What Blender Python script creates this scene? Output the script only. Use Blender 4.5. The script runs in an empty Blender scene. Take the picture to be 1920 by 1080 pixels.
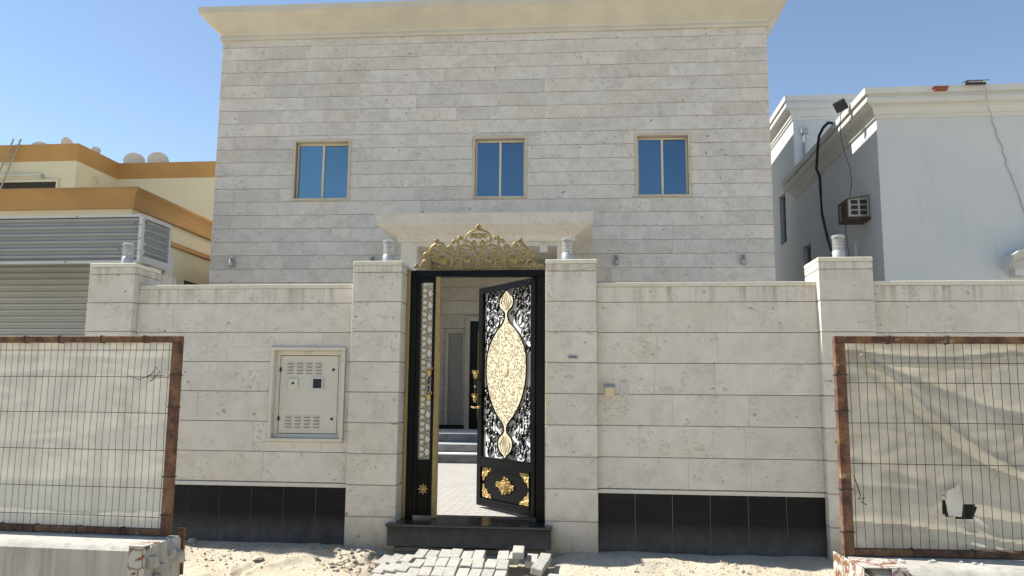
import bpy, bmesh, math, random
from mathutils import Vector, Matrix, noise as mnoise

random.seed(7)
S = bpy.context.scene
COL = S.collection

# ------------------------------------------------------------------ camera, sky, sun, exposure
f_px, yaw, pitch, roll = 1500.0, -0.100432, 0.133952, 0.008388
cam_loc = Vector((0.0, -7.81298, 1.47786))
cy, sy, cp, sp = math.cos(yaw), math.sin(yaw), math.cos(pitch), math.sin(pitch)
fwd = Vector((sy * cp, cy * cp, sp)); right = Vector((cy, -sy, 0)); up = right.cross(fwd)
cr, sr = math.cos(roll), math.sin(roll)
r2 = right * cr + up * sr; u2 = -right * sr + up * cr
cd = bpy.data.cameras.new('camera')
cd.sensor_width = 36; cd.lens = f_px / 1920 * 36; cd.clip_start = 0.05; cd.clip_end = 2000
cam = bpy.data.objects.new('camera', cd); COL.objects.link(cam)
cam.matrix_world = Matrix(((r2.x, u2.x, -fwd.x, cam_loc.x), (r2.y, u2.y, -fwd.y, cam_loc.y),
                           (r2.z, u2.z, -fwd.z, cam_loc.z), (0, 0, 0, 1)))
S.camera = cam

SUN_A, SUN_B = 0.84, 0.13         # metres the light moves right / towards the camera while it drops one metre
W = bpy.data.worlds.new('World'); S.world = W; W.use_nodes = True
nt = W.node_tree; nt.nodes.clear()
sky = nt.nodes.new('ShaderNodeTexSky'); sky.sky_type = 'NISHITA'; sky.sun_disc = False
sky.sun_elevation = math.atan2(1, math.hypot(SUN_A, SUN_B)); sky.sun_rotation = math.atan2(-SUN_A, SUN_B)
sky.altitude = 20; sky.air_density = 1.0; sky.dust_density = 0.05; sky.ozone_density = 0.4
bg = nt.nodes.new('ShaderNodeBackground'); bg.inputs['Strength'].default_value = 0.088
wo = nt.nodes.new('ShaderNodeOutputWorld')
nt.links.new(sky.outputs[0], bg.inputs[0]); nt.links.new(bg.outputs[0], wo.inputs[0])
sd = bpy.data.lights.new('sun', 'SUN'); sd.energy = 5.0; sd.angle = math.radians(0.53); sd.color = (1.0, 0.95, 0.86)
sun = bpy.data.objects.new('sun', sd); COL.objects.link(sun)
sun.rotation_euler = Vector((SUN_A, -SUN_B, -1)).to_track_quat('-Z', 'Y').to_euler()
S.view_settings.view_transform = 'Standard'; S.view_settings.look = 'None'
S.view_settings.exposure = 0.95; S.view_settings.gamma = 1
S.cycles.use_denoising = True
S.cycles.max_bounces = 10; S.cycles.diffuse_bounces = 6

# ------------------------------------------------------------------ materials
def new_mat(name):
    m = bpy.data.materials.new(name); m.use_nodes = True
    n = m.node_tree; b = n.nodes['Principled BSDF']
    return m, n, b
def N(n, t, **kw):
    x = n.nodes.new(t)
    for k, v in kw.items(): setattr(x, k, v)
    return x
def setin(x, **kw):
    for k, v in kw.items(): x.inputs[k].default_value = v
    return x
def ramp(n, src, stops):
    r = N(n, 'ShaderNodeValToRGB'); e = r.color_ramp.elements
    while len(e) < len(stops): e.new(0.5)
    for el, (p, c) in zip(e, stops):
        el.position = p; el.color = (c, c, c, 1) if isinstance(c, (int, float)) else (*c, 1)
    n.links.new(src, r.inputs[0]); return r.outputs[0]
def mixc(n, fac, a, b, mode='MIX'):
    m = N(n, 'ShaderNodeMix', data_type='RGBA', blend_type=mode)
    for sock, v in ((m.inputs[0], fac), (m.inputs[6], a), (m.inputs[7], b)):
        if hasattr(v, 'is_output'): n.links.new(v, sock)
        else: sock.default_value = v if isinstance(v, (int, float)) else (*v, 1)
    return m.outputs[2]
def mth(n, op, a, b=0.0, clamp=False):
    m = N(n, 'ShaderNodeMath', operation=op, use_clamp=clamp)
    for sock, v in ((m.inputs[0], a), (m.inputs[1], b)):
        if hasattr(v, 'is_output'): n.links.new(v, sock)
        else: sock.default_value = v
    return m.outputs[0]
def coords(n, per_object=True, scale=(1, 1, 1), world=False):
    if world:
        src = N(n, 'ShaderNodeNewGeometry').outputs['Position']
    else:
        src = N(n, 'ShaderNodeTexCoord').outputs['Object']
    if per_object:
        oi = N(n, 'ShaderNodeObjectInfo')
        k = N(n, 'ShaderNodeVectorMath', operation='SCALE'); k.inputs[0].default_value = (37.1, 71.7, 53.3)
        n.links.new(oi.outputs['Random'], k.inputs['Scale'])
        a = N(n, 'ShaderNodeVectorMath', operation='ADD'); n.links.new(src, a.inputs[0]); n.links.new(k.outputs[0], a.inputs[1])
        src = a.outputs[0]
    if scale != (1, 1, 1):
        mp = N(n, 'ShaderNodeVectorMath', operation='MULTIPLY'); n.links.new(src, mp.inputs[0]); mp.inputs[1].default_value = scale
        src = mp.outputs[0]
    return src
def noisetex(n, vec, scale, detail=4, rough=0.55, dist=0.0):
    t = N(n, 'ShaderNodeTexNoise'); setin(t, Scale=scale, Detail=detail, Roughness=rough, Distortion=dist)
    n.links.new(vec, t.inputs['Vector']); return t.outputs['Fac']
def bump(n, b, h, strength, dist=0.01):
    x = N(n, 'ShaderNodeBump'); setin(x, Strength=strength, Distance=dist)
    n.links.new(h, x.inputs['Height']); n.links.new(x.outputs[0], b.inputs['Normal'])

def stone_mat(name, base, pit, tint, stain_z=None, base_dirt=None, vary=0.10, pit_amt=1.0):
    m, n, b = new_mat(name)
    v = coords(n); oi = N(n, 'ShaderNodeObjectInfo')
    big = noisetex(n, v, 2.2, 3); mid = noisetex(n, v, 9, 6, 0.65)
    c = mixc(n, ramp(n, big, ((0.35, 0), (0.68, 1))), base, tint)
    tone = mth(n, 'ADD', mth(n, 'MULTIPLY', oi.outputs['Random'], vary), mth(n, 'MULTIPLY', mid, 0.30))
    tone = mth(n, 'ADD', tone, 0.85 - vary / 2)
    tc = N(n, 'ShaderNodeCombineColor')
    for i in range(3): n.links.new(tone, tc.inputs[i])
    c = mixc(n, 1.0, c, tc.outputs[0], 'MULTIPLY')
    hue = mth(n, 'FRACT', mth(n, 'MULTIPLY', oi.outputs['Random'], 7.31))
    c = mixc(n, mth(n, 'MULTIPLY', hue, 0.5), c, mixc(n, 1.0, c, (1.03, 0.985, 0.93), 'MULTIPLY'))
    # travertine pits gathered in clouds, and short worm-like veins
    v2 = coords(n, scale=(1, 1, 1.5))
    cloud = ramp(n, noisetex(n, v, 3.1, 3, 0.6, 0.4), ((0.50, 0), (0.64, 1)))
    pits = ramp(n, noisetex(n, v2, 20, 4, 0.7, 0.8), ((0.54, 0), (0.62, 1)))
    pm = mth(n, 'MULTIPLY', cloud, pits)
    worm = mth(n, 'ABSOLUTE', mth(n, 'SUBTRACT', noisetex(n, v2, 13, 5, 0.7, 2.0), 0.5))
    wm = mth(n, 'MULTIPLY', ramp(n, worm, ((0.0, 1), (0.035, 0))), ramp(n, noisetex(n, v, 4.3, 2), ((0.48, 0), (0.62, 1))))
    lone = ramp(n, noisetex(n, coords(n, scale=(1, 1, 1.3)), 13, 2, 0.5, 0.3), ((0.70, 0), (0.73, 1)))
    pm2 = mth(n, 'MAXIMUM', mth(n, 'MAXIMUM', mth(n, 'MULTIPLY', pm, 0.8), mth(n, 'MULTIPLY', wm, 0.6)), lone)
    pm2 = mth(n, 'MULTIPLY', pm2, pit_amt, True)
    c = mixc(n, pm2, c, pit)
    wv = coords(n, per_object=False, world=True)
    sep = N(n, 'ShaderNodeSeparateXYZ'); n.links.new(wv, sep.inputs[0])
    if stain_z:
        z0, z1 = stain_z          # rain streaks that run down from the coping
        st = noisetex(n, coords(n, False, (14, 14, 0.9), True), 1.0, 4, 0.6)
        k = N(n, 'ShaderNodeMapRange'); setin(k, **{'From Min': z0, 'From Max': z1}); n.links.new(sep.outputs[2], k.inputs['Value'])
        sm = mth(n, 'MULTIPLY', ramp(n, st, ((0.47, 0), (0.7, 1))), k.outputs[0])
        c = mixc(n, mth(n, 'MULTIPLY', sm, 0.9), c, (0.27, 0.215, 0.14))
    if base_dirt:
        z0, z1 = base_dirt        # soil splashed up from the ground
        st = noisetex(n, coords(n, False, (7, 7, 4), True), 1.0, 6, 0.7)
        k = N(n, 'ShaderNodeMapRange'); setin(k, **{'From Min': z1, 'From Max': z0}); n.links.new(sep.outputs[2], k.inputs['Value'])
        sm = mth(n, 'MULTIPLY', k.outputs[0], ramp(n, st, ((0.3, 0.25), (0.65, 1))))
        c = mixc(n, mth(n, 'MULTIPLY', sm, 0.95), c, (0.33, 0.25, 0.15))
    n.links.new(c, b.inputs['Base Color']); setin(b, Roughness=0.72)
    b.inputs['Specular IOR Level'].default_value = 0.3
    h = mth(n, 'SUBTRACT', mth(n, 'MULTIPLY', mid, 0.25), pm2)
    bump(n, b, h, 0.35, 0.006)
    return m

def plain_mat(name, base, rough=0.6, metal=0.0, tone=0.12, scale=3.0, bumps=0.0, bscale=60, spec=0.4, tint=None, obj_vary=0.0):
    m, n, b = new_mat(name)
    v = coords(n, True)
    t = noisetex(n, v, scale, 5, 0.6)
    dark = tuple(x * (1 - tone) for x in base); lite = tint or tuple(min(1, x * (1 + tone)) for x in base)
    c = mixc(n, ramp(n, t, ((0.3, 0), (0.7, 1))), dark, lite)
    if obj_vary:
        oi = N(n, 'ShaderNodeObjectInfo'); tc = N(n, 'ShaderNodeCombineColor')
        k = mth(n, 'ADD', mth(n, 'MULTIPLY', oi.outputs['Random'], obj_vary), 1 - obj_vary / 2)
        for i in range(3): n.links.new(k, tc.inputs[i])
        c = mixc(n, 1.0, c, tc.outputs[0], 'MULTIPLY')
    n.links.new(c, b.inputs['Base Color']); setin(b, Roughness=rough, Metallic=metal)
    b.inputs['Specular IOR Level'].default_value = spec
    if bumps: bump(n, b, noisetex(n, v, bscale, 4, 0.6), bumps, 0.004)
    return m

M = {}
M['facade'] = stone_mat('facade_stone', (0.545, 0.515, 0.47), (0.18, 0.155, 0.13), (0.595, 0.566, 0.52), vary=0.14, pit_amt=0.85)
M['wallstone'] = stone_mat('wall_stone', (0.595, 0.555, 0.488), (0.27, 0.22, 0.16), (0.635, 0.60, 0.54), (2.30, 2.62), None, 0.07, 0.7)
M['pillarstone'] = stone_mat('pillar_stone', (0.58, 0.54, 0.472), (0.27, 0.22, 0.16), (0.62, 0.585, 0.525), (2.55, 2.86), (0.0, 0.38), 0.06, 0.85)
M['coping'] = stone_mat('coping_stone', (0.60, 0.565, 0.47), (0.32, 0.26, 0.18), (0.63, 0.60, 0.53), None, None, 0.05, 0.5)
M['canopy'] = stone_mat('canopy_stone', (0.60, 0.56, 0.485), (0.28, 0.24, 0.18), (0.63, 0.595, 0.525), None, None, 0.05, 0.6)
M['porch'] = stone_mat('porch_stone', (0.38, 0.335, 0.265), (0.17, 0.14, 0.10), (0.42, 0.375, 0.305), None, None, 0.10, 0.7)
M['greypanel'] = plain_mat('grey_porch_panel', (0.20, 0.185, 0.16), 0.8, tone=0.12, scale=3)
M['grout'] = plain_mat('joint_mortar', (0.42, 0.385, 0.325), 0.9)
M['band'] = plain_mat('pale_band', (0.60, 0.575, 0.51), 0.7, tone=0.06)
M['render_cream'] = plain_mat('cornice_plaster', (0.52, 0.485, 0.40), 0.8, tone=0.10, scale=1.2, bumps=0.1)
M['white_plaster'] = plain_mat('white_plaster', (0.385, 0.40, 0.41), 0.85, tone=0.04, scale=0.7, bumps=0.08, bscale=25)
def plaster():
    m, n, b = new_mat('weathered_white_plaster')
    v = coords(n, False, world=True)
    a = noisetex(n, v, 0.55, 5, 0.6); st = noisetex(n, coords(n, False, (5, 5, 0.25), True), 1.0, 5, 0.65); f = noisetex(n, v, 6, 5, 0.7)
    c = mixc(n, ramp(n, a, ((0.35, 0), (0.65, 1))), (0.50, 0.525, 0.535), (0.545, 0.56, 0.565))
    c = mixc(n, mth(n, 'MULTIPLY', ramp(n, st, ((0.55, 0), (0.75, 1))), 0.22), c, (0.33, 0.325, 0.31))
    c = mixc(n, mth(n, 'MULTIPLY', ramp(n, f, ((0.6, 0), (0.75, 1))), 0.12), c, (0.38, 0.38, 0.37))
    n.links.new(c, b.inputs['Base Color']); setin(b, Roughness=0.9); b.inputs['Specular IOR Level'].default_value = 0.2
    bump(n, b, mth(n, 'ADD', f, noisetex(n, v, 40, 3)), 0.12, 0.01)
    return m
M['white_plaster'] = plaster()
M['white_trim'] = plain_mat('white_cornice_plaster', (0.55, 0.545, 0.52), 0.85, tone=0.05, scale=1.0)
M['cream_wall'] = plain_mat('cream_wall_paint', (0.55, 0.51, 0.375), 0.85, tone=0.05, scale=0.6)
M['ochre'] = plain_mat('ochre_paint', (0.37, 0.21, 0.075), 0.75, tone=0.12, scale=1.0)
M['greymetal'] = plain_mat('grey_sheet_metal', (0.27, 0.28, 0.28), 0.5, 0.2, tone=0.06, scale=2)
M['greyframe'] = plain_mat('pale_grey_trim', (0.50, 0.50, 0.48), 0.5, 0.1, tone=0.05)
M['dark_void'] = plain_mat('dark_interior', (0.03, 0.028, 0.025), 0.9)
M['blackpaint'] = plain_mat('black_gate_paint', (0.0035, 0.0038, 0.0045), 0.28, 0.0, tone=0.25, scale=5, spec=0.12)
M['white_frost'] = plain_mat('white_frosted_panel', (0.82, 0.82, 0.82), 0.55, tone=0.03)
M['beige_alu'] = plain_mat('champagne_aluminium', (0.60, 0.53, 0.40), 0.45, 0.15, tone=0.05)
M['reveal'] = stone_mat('window_surround_stone', (0.50, 0.43, 0.31), (0.22, 0.17, 0.11), (0.56, 0.50, 0.39), None, None, 0.05, 0.6)
M['cabinet'] = plain_mat('cabinet_enamel', (0.585, 0.55, 0.47), 0.5, tone=0.03, scale=2)
M['slot'] = plain_mat('louver_slot_shade', (0.17, 0.16, 0.13), 0.7)
M['lampgrey'] = plain_mat('lamp_grey_paint', (0.36, 0.37, 0.38), 0.45, 0.3, tone=0.05)
M['black'] = plain_mat('matt_black_plastic', (0.018, 0.018, 0.019), 0.5)
M['darkwire'] = plain_mat('mesh_wire_steel', (0.045, 0.04, 0.034), 0.6, 0.2, tone=0.3, scale=8)
M['intercom_cream'] = plain_mat('cream_plastic', (0.58, 0.50, 0.32), 0.5, tone=0.05)
M['plate'] = plain_mat('grey_cover_plate', (0.50, 0.485, 0.45), 0.5, tone=0.04)
M['redbrick'] = plain_mat('red_clay', (0.26, 0.085, 0.05), 0.85)
M['acwhite'] = plain_mat('air_conditioner_casing', (0.42, 0.41, 0.37), 0.6, tone=0.1)
M['acrust'] = plain_mat('rusty_cage', (0.085, 0.055, 0.038), 0.8, 0.2, tone=0.4, scale=8)
M['dish'] = plain_mat('satellite_dish_paint', (0.52, 0.51, 0.47), 0.6, tone=0.08)
M['wood'] = plain_mat('weathered_aluminium', (0.30, 0.28, 0.24), 0.6, 0.2)
M['paver'] = plain_mat('grey_concrete_paver', (0.37, 0.355, 0.32), 0.9, tone=0.16, scale=22, bumps=0.4, bscale=150, obj_vary=0.15)
M['rock'] = plain_mat('broken_stone', (0.42, 0.38, 0.31), 0.9, tone=0.2, scale=15, bumps=0.5, bscale=60, obj_vary=0.4)
M['marble'] = plain_mat('grey_marble', (0.14, 0.14, 0.138), 0.5, tone=0.35, scale=6)
M['marble_white'] = plain_mat('white_marble_edge', (0.82, 0.81, 0.78), 0.35, tone=0.05)

def granite():
    m, n, b = new_mat('black_granite')
    v = coords(n)
    g = noisetex(n, v, 90, 3, 0.7)
    c = mixc(n, ramp(n, g, ((0.4, 0), (0.75, 1))), (0.005, 0.0055, 0.007), (0.012, 0.013, 0.016))
    wv = coords(n, False, world=True); sep = N(n, 'ShaderNodeSeparateXYZ'); n.links.new(wv, sep.inputs[0])
    hz = noisetex(n, coords(n, False, (1.5, 1.5, 16), True), 1.0, 4, 0.6)
    c = mixc(n, mth(n, 'MULTIPLY', ramp(n, hz, ((0.5, 0), (0.75, 1))), 0.25), c, (0.035, 0.037, 0.040))
    k = N(n, 'ShaderNodeMapRange'); setin(k, **{'From Min': 0.30, 'From Max': 0.06}); n.links.new(sep.outputs[2], k.inputs['Value'])
    d = noisetex(n, coords(n, False, (9, 9, 5), True), 1.0, 6, 0.7)
    c = mixc(n, mth(n, 'MULTIPLY', mth(n, 'MULTIPLY', k.outputs[0], ramp(n, d, ((0.25, 0.3), (0.65, 1)))), 0.85), c, (0.125, 0.122, 0.120))
    n.links.new(c, b.inputs['Base Color']); setin(b, Roughness=0.38); b.inputs['Specular IOR Level'].default_value = 0.16
    r = ramp(n, d, ((0.3, 0.25), (0.7, 0.5))); n.links.new(r, b.inputs['Roughness'])
    return m
M['granite'] = granite()
M['granite_top'] = plain_mat('polished_black_granite', (0.012, 0.013, 0.015), 0.22, tone=0.2, scale=6, spec=0.6)

def sand():
    m, n, b = new_mat('sandy_soil')
    v = coords(n, False, world=True)
    a = noisetex(n, v, 1.3, 5, 0.6); f = noisetex(n, v, 45, 6, 0.75); s = noisetex(n, v, 14, 4, 0.7, 0.5)
    c = mixc(n, ramp(n, a, ((0.35, 0), (0.65, 1))), (0.43, 0.375, 0.285), (0.52, 0.465, 0.365))
    c = mixc(n, mth(n, 'MULTIPLY', ramp(n, f, ((0.52, 0), (0.7, 1))), 0.35), c, (0.26, 0.215, 0.155))
    c = mixc(n, mth(n, 'MULTIPLY', ramp(n, s, ((0.62, 0), (0.72, 1))), 0.45), c, (0.33, 0.30, 0.25))
    n.links.new(c, b.inputs['Base Color']); setin(b, Roughness=0.95); b.inputs['Specular IOR Level'].default_value = 0.1
    bump(n, b, mth(n, 'ADD', f, s), 0.7, 0.02)
    return m
M['sand'] = sand()

def paving():
    m, n, b = new_mat('courtyard_paving')
    v = coords(n, False, world=True)
    br = N(n, 'ShaderNodeTexBrick'); setin(br, Scale=1.0); br.inputs['Mortar Size'].default_value = 0.006
    br.inputs['Brick Width'].default_value = 0.22; br.inputs['Row Height'].default_value = 0.11
    br.inputs['Color1'].default_value = (0.36, 0.345, 0.32, 1); br.inputs['Color2'].default_value = (0.32, 0.305, 0.285, 1); br.inputs['Mortar'].default_value = (0.20, 0.185, 0.165, 1)
    n.links.new(v, br.inputs['Vector'])
    f = noisetex(n, v, 6, 5, 0.7)
    c = mixc(n, mth(n, 'MULTIPLY', ramp(n, f, ((0.5, 0), (0.7, 1))), 0.4), br.outputs[0], (0.27, 0.255, 0.23))
    n.links.new(c, b.inputs['Base Color']); setin(b, Roughness=0.9)
    return m
M['paving'] = paving()

def gold(name, base, metal, rough, fine=False):
    m, n, b = new_mat(name)
    v = coords(n, False)
    t = noisetex(n, v, 40, 4, 0.65)
    c = mixc(n, ramp(n, t, ((0.35, 0), (0.7, 1))), tuple(x * 0.72 for x in base), base)
    n.links.new(c, b.inputs['Base Color']); setin(b, Metallic=metal, Roughness=rough)
    if fine: bump(n, b, noisetex(n, v, 70, 3, 0.6), 0.6, 0.006)
    return m
M['gold'] = gold('antique_gold_paint', (0.36, 0.27, 0.115), 0.55, 0.36)
M['goldstrip'] = gold('gold_trim', (0.33, 0.25, 0.10), 0.35, 0.45)
M['goldpale'] = gold('pale_gold_filigree', (0.76, 0.69, 0.50), 0.0, 0.5, True)
M['goldfil'] = gold('filigree_gold', (0.72, 0.62, 0.41), 0.0, 0.5)
M['goldfil2'] = gold('grille_gold', (0.42, 0.32, 0.14), 0.3, 0.45)
M['goldbright'] = gold('bright_gold_relief', (0.62, 0.45, 0.17), 0.45, 0.35)

def rust():
    m, n, b = new_mat('rusty_painted_steel')
    v = coords(n, True)
    t = noisetex(n, coords(n, True, (3, 3, 3)), 3.0, 7, 0.72); f = noisetex(n, v, 60, 4, 0.7)
    c = mixc(n, ramp(n, t, ((0.42, 0), (0.60, 1))), (0.075, 0.034, 0.023), (0.20, 0.105, 0.05))
    c = mixc(n, ramp(n, f, ((0.55, 0), (0.70, 1))), c, (0.06, 0.034, 0.024))
    g = noisetex(n, v, 11, 5, 0.7)
    c = mixc(n, mth(n, 'MULTIPLY', ramp(n, g, ((0.60, 0), (0.68, 1))), 0.7), c, (0.36, 0.29, 0.20))
    n.links.new(c, b.inputs['Base Color']); setin(b, Roughness=0.85, Metallic=0.1)
    bump(n, b, f, 0.4, 0.003)
    return m
M['rust'] = rust()

def worn_plate():
    m, n, b = new_mat('flaking_white_paint_over_rust')
    v = coords(n, True)
    t = noisetex(n, v, 14, 6, 0.65, 0.6)
    vo = N(n, 'ShaderNodeTexVoronoi', feature='DISTANCE_TO_EDGE'); setin(vo, Scale=11.0); n.links.new(v, vo.inputs['Vector'])
    e = ramp(n, vo.outputs['Distance'], ((0.02, 1), (0.09, 0)))
    k = mth(n, 'MAXIMUM', ramp(n, t, ((0.52, 0), (0.56, 1))), mth(n, 'MULTIPLY', e, 0.8))
    c = mixc(n, k, (0.42, 0.40, 0.36), (0.17, 0.075, 0.03))
    n.links.new(c, b.inputs['Base Color']); setin(b, Roughness=0.8)
    return m
M['wornplate'] = worn_plate()

def concrete():
    m, n, b = new_mat('cast_concrete')
    v = coords(n, False)
    a = noisetex(n, v, 3, 6, 0.65); st = noisetex(n, coords(n, False, (16, 16, 1.2)), 1.0, 4, 0.6); p = noisetex(n, v, 30, 4, 0.7)
    c = mixc(n, ramp(n, a, ((0.3, 0), (0.7, 1))), (0.34, 0.32, 0.28), (0.46, 0.44, 0.39))
    c = mixc(n, mth(n, 'MULTIPLY', ramp(n, st, ((0.45, 0), (0.7, 1))), 0.7), c, (0.22, 0.21, 0.185))
    c = mixc(n, mth(n, 'MULTIPLY', ramp(n, p, ((0.68, 0), (0.74, 1))), 0.6), c, (0.17, 0.165, 0.15))
    n.links.new(c, b.inputs['Base Color']); setin(b, Roughness=0.9)
    bump(n, b, mth(n, 'SUBTRACT', a, p), 0.4, 0.006)
    return m
M['concrete'] = concrete()

def tarp(name, base, dirt, k1):
    m, n, b = new_mat(name)
    v = coords(n, False)
    a = noisetex(n, v, 2.2, 5, 0.6); s = noisetex(n, coords(n, False, (7, 7, 0.8)), 1.0, 5, 0.65)
    c = mixc(n, mth(n, 'MULTIPLY', ramp(n, a, ((0.38, 0), (0.68, 1))), 0.75), base, dirt)
    c = mixc(n, mth(n, 'MULTIPLY', ramp(n, s, ((0.5, 0), (0.72, 1))), k1), c, tuple(x * 0.62 for x in dirt))
    bl_ = noisetex(n, v, 7, 5, 0.7, 1.0)
    c = mixc(n, mth(n, 'MULTIPLY', ramp(n, bl_, ((0.58, 0), (0.68, 1))), k1 * 1.2), c, (dirt[0] * .8, dirt[1] * .68, dirt[2] * .5))
    n.links.new(c, b.inputs['Base Color']); setin(b, Roughness=0.75)
    tr = N(n, 'ShaderNodeBsdfTranslucent'); n.links.new(c, tr.inputs[0])
    mx = N(n, 'ShaderNodeMixShader'); mx.inputs[0].default_value = 0.28
    n.links.new(b.outputs[0], mx.inputs[1]); n.links.new(tr.outputs[0], mx.inputs[2])
    n.links.new(mx.outputs[0], n.nodes['Material Output'].inputs[0])
    w = noisetex(n, coords(n, False, (160, 160, 30)), 1.0, 2)
    bump(n, b, mth(n, 'ADD', w, mth(n, 'MULTIPLY', a, 1.5)), 0.25, 0.006)
    return m
M['tarp_pale'] = tarp('pale_shade_cloth', (0.74, 0.71, 0.62), (0.64, 0.605, 0.525), 0.28)
M['tarp_dirty'] = tarp('soiled_shade_cloth', (0.54, 0.505, 0.425), (0.44, 0.405, 0.33), 0.42)

def glass_tint(name, col):
    m, n, b = new_mat(name)
    v = coords(n, True)
    setin(b, Roughness=0.04, Metallic=0.9)
    c = mixc(n, noisetex(n, v, 1.2, 2), tuple(x * 0.85 for x in col), col)
    n.links.new(c, b.inputs['Base Color'])
    bump(n, b, noisetex(n, v, 1.1, 2), 0.10, 0.03)
    d_ = noisetex(n, v, 5, 5, 0.65); n.links.new(ramp(n, d_, ((0.4, 0.03), (0.75, 0.22))), b.inputs['Roughness'])
    return m
M['glass'] = glass_tint('blue_reflective_glass', (0.135, 0.225, 0.31))
M['glass_reflection'] = glass_tint('reflection_tinted_glass', (0.20, 0.325, 0.41))  # same glass, left window's brighter sky reflection put into a lighter tint
M['darkglass'] = glass_tint('dark_glass', (0.07, 0.08, 0.09))
def clear():
    m, n, b = new_mat('clear_lamp_glass')
    setin(b, Roughness=0.12); b.inputs['Base Color'].default_value = (0.86, 0.88, 0.88, 1)
    t = N(n, 'ShaderNodeBsdfTransparent'); mx = N(n, 'ShaderNodeMixShader'); mx.inputs[0].default_value = 0.86
    n.links.new(b.outputs[0], mx.inputs[1]); n.links.new(t.outputs[0], mx.inputs[2])
    n.links.new(mx.outputs[0], n.nodes['Material Output'].inputs[0])
    return m
M['clear'] = clear()

# ------------------------------------------------------------------ mesh helpers
def unbox(s): return s
class MB:
    def __init__(self, o=(0, 0, 0)):
        self.v = []; self.f = []; self.o = Vector(o)
    def add(self, vs, fs):
        k = len(self.v); self.v += [tuple(Vector(p) - self.o) for p in vs]; self.f += [tuple(i + k for i in q) for q in fs]
        return self
    def box(self, x0, x1, y0, y1, z0, z1):
        vs = [(x, y, z) for z in (z0, z1) for y in (y0, y1) for x in (x0, x1)]
        return self.add(vs, [(0, 2, 3, 1), (4, 5, 7, 6), (0, 1, 5, 4), (2, 6, 7, 3), (0, 4, 6, 2), (1, 3, 7, 5)])
    def cbox(self, x0, x1, y0, y1, z0, z1, c=0.004, fx=None):
        # box with chamfered long edges at the front (-y), back plain
        return self.add([(x0, y1, z0), (x1, y1, z0), (x1, y1, z1), (x0, y1, z1),
                         (x0, y0 + c, z0), (x1, y0 + c, z0), (x1, y0 + c, z1), (x0, y0 + c, z1),
                         (x0 + c, y0, z0 + c), (x1 - c, y0, z0 + c), (x1 - c, y0, z1 - c), (x0 + c, y0, z1 - c)],
                        [(0, 3, 2, 1), (0, 1, 5, 4), (1, 2, 6, 5), (2, 3, 7, 6), (3, 0, 4, 7),
                         (4, 5, 9, 8), (5, 6, 10, 9), (6, 7, 11, 10), (7, 4, 8, 11), (8, 9, 10, 11)])
    def ring(self, sections, close_ends=True):
        n = len(sections[0]); vs = [p for s in sections for p in s]; fs = []
        for i in range(len(sections) - 1):
            for j in range(n):
                a, b_ = i * n + j, i * n + (j + 1) % n
                fs.append((a, b_, b_ + n, a + n))
        if close_ends:
            fs.append(tuple(range(n - 1, -1, -1))); fs.append(tuple(range((len(sections) - 1) * n, len(sections) * n)))
        return self.add(vs, fs)
    def tube(self, pts, r, n=6, r1=None, flat=1.0, nrm=None):
        pts = [Vector(p) for p in pts]; secs = []
        L = len(pts)
        for i, p in enumerate(pts):
            t = (pts[min(i + 1, L - 1)] - pts[max(i - 1, 0)])
            if t.length < 1e-9: t = Vector((0, 0, 1))
            t.normalize()
            if nrm is not None: a = Vector(nrm)
            else: a = Vector((0, 0, 1)) if abs(t.z) < 0.9 else Vector((1, 0, 0))
            a = (a - t * a.dot(t)).normalized(); b_ = t.cross(a)
            rr = r if r1 is None else r + (r1 - r) * i / max(1, L - 1)
            secs.append([p + a * (rr * flat * math.cos(q * 2 * math.pi / n)) + b_ * (rr * math.sin(q * 2 * math.pi / n)) for q in range(n)])
        return self.ring(secs)
    def lathe(self, c, prof, n=16, axis='z'):
        c = Vector(c); secs = []
        for r, h in prof:
            s = []
            for q in range(n):
                a = 2 * math.pi * q / n; x, y = r * math.cos(a), r * math.sin(a)
                s.append(c + (Vector((x, y, h)) if axis == 'z' else Vector((x, -h, y)) if axis == 'y' else Vector((h, x, y))))
            secs.append(s)
        return self.ring(secs)
    def prism(self, pts, y0, y1):
        # outline in (x, z), extruded along y
        n = len(pts); vs = [(x, y0, z) for x, z in pts] + [(x, y1, z) for x, z in pts]
        fs = [tuple(range(n)), tuple(range(2 * n - 1, n - 1, -1))] + [((i + 1) % n, i, i + n, (i + 1) % n + n) for i in range(n)]
        return self.add(vs, fs)
    def rock(self, c, r, seed, squash=0.7):
        bm = bmesh.new(); bmesh.ops.create_icosphere(bm, subdivisions=1, radius=1)
        rn = random.Random(seed); ax = [rn.uniform(0.7, 1.25) for _ in range(3)]
        vs = [Vector(c) + Vector((v.co.x * ax[0], v.co.y * ax[1], v.co.z * squash)) * r * rn.uniform(0.6, 1.2) for v in bm.verts]
        fs = [tuple(v.index for v in f.verts) for f in bm.faces]; bm.free()
        return self.add(vs, fs)
    def mesh(self, name):
        me = bpy.data.meshes.new(name); me.from_pydata(self.v, [], self.f); me.update()
        bm = bmesh.new(); bm.from_mesh(me); bmesh.ops.recalc_face_normals(bm, faces=bm.faces); bm.to_mesh(me); bm.free()
        return me
    def build(self, name, mat, parent=None, smooth=False, bevel=0, loc=None):
        me = self.mesh(name); me.materials.append(mat)
        o = bpy.data.objects.new(name, me); COL.objects.link(o)
        if parent: o.parent = parent
        if loc is not None: o.location = loc
        if bevel:
            bm = bmesh.new(); bm.from_mesh(me); bmesh.ops.bevel(bm, geom=bm.edges[:], offset=bevel, segments=1, affect='EDGES'); bm.to_mesh(me); bm.free()
        if smooth:
            me.polygons.foreach_set('use_smooth', [True] * len(me.polygons))
            me.set_sharp_from_angle(angle=math.radians(40))
        return o

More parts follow.
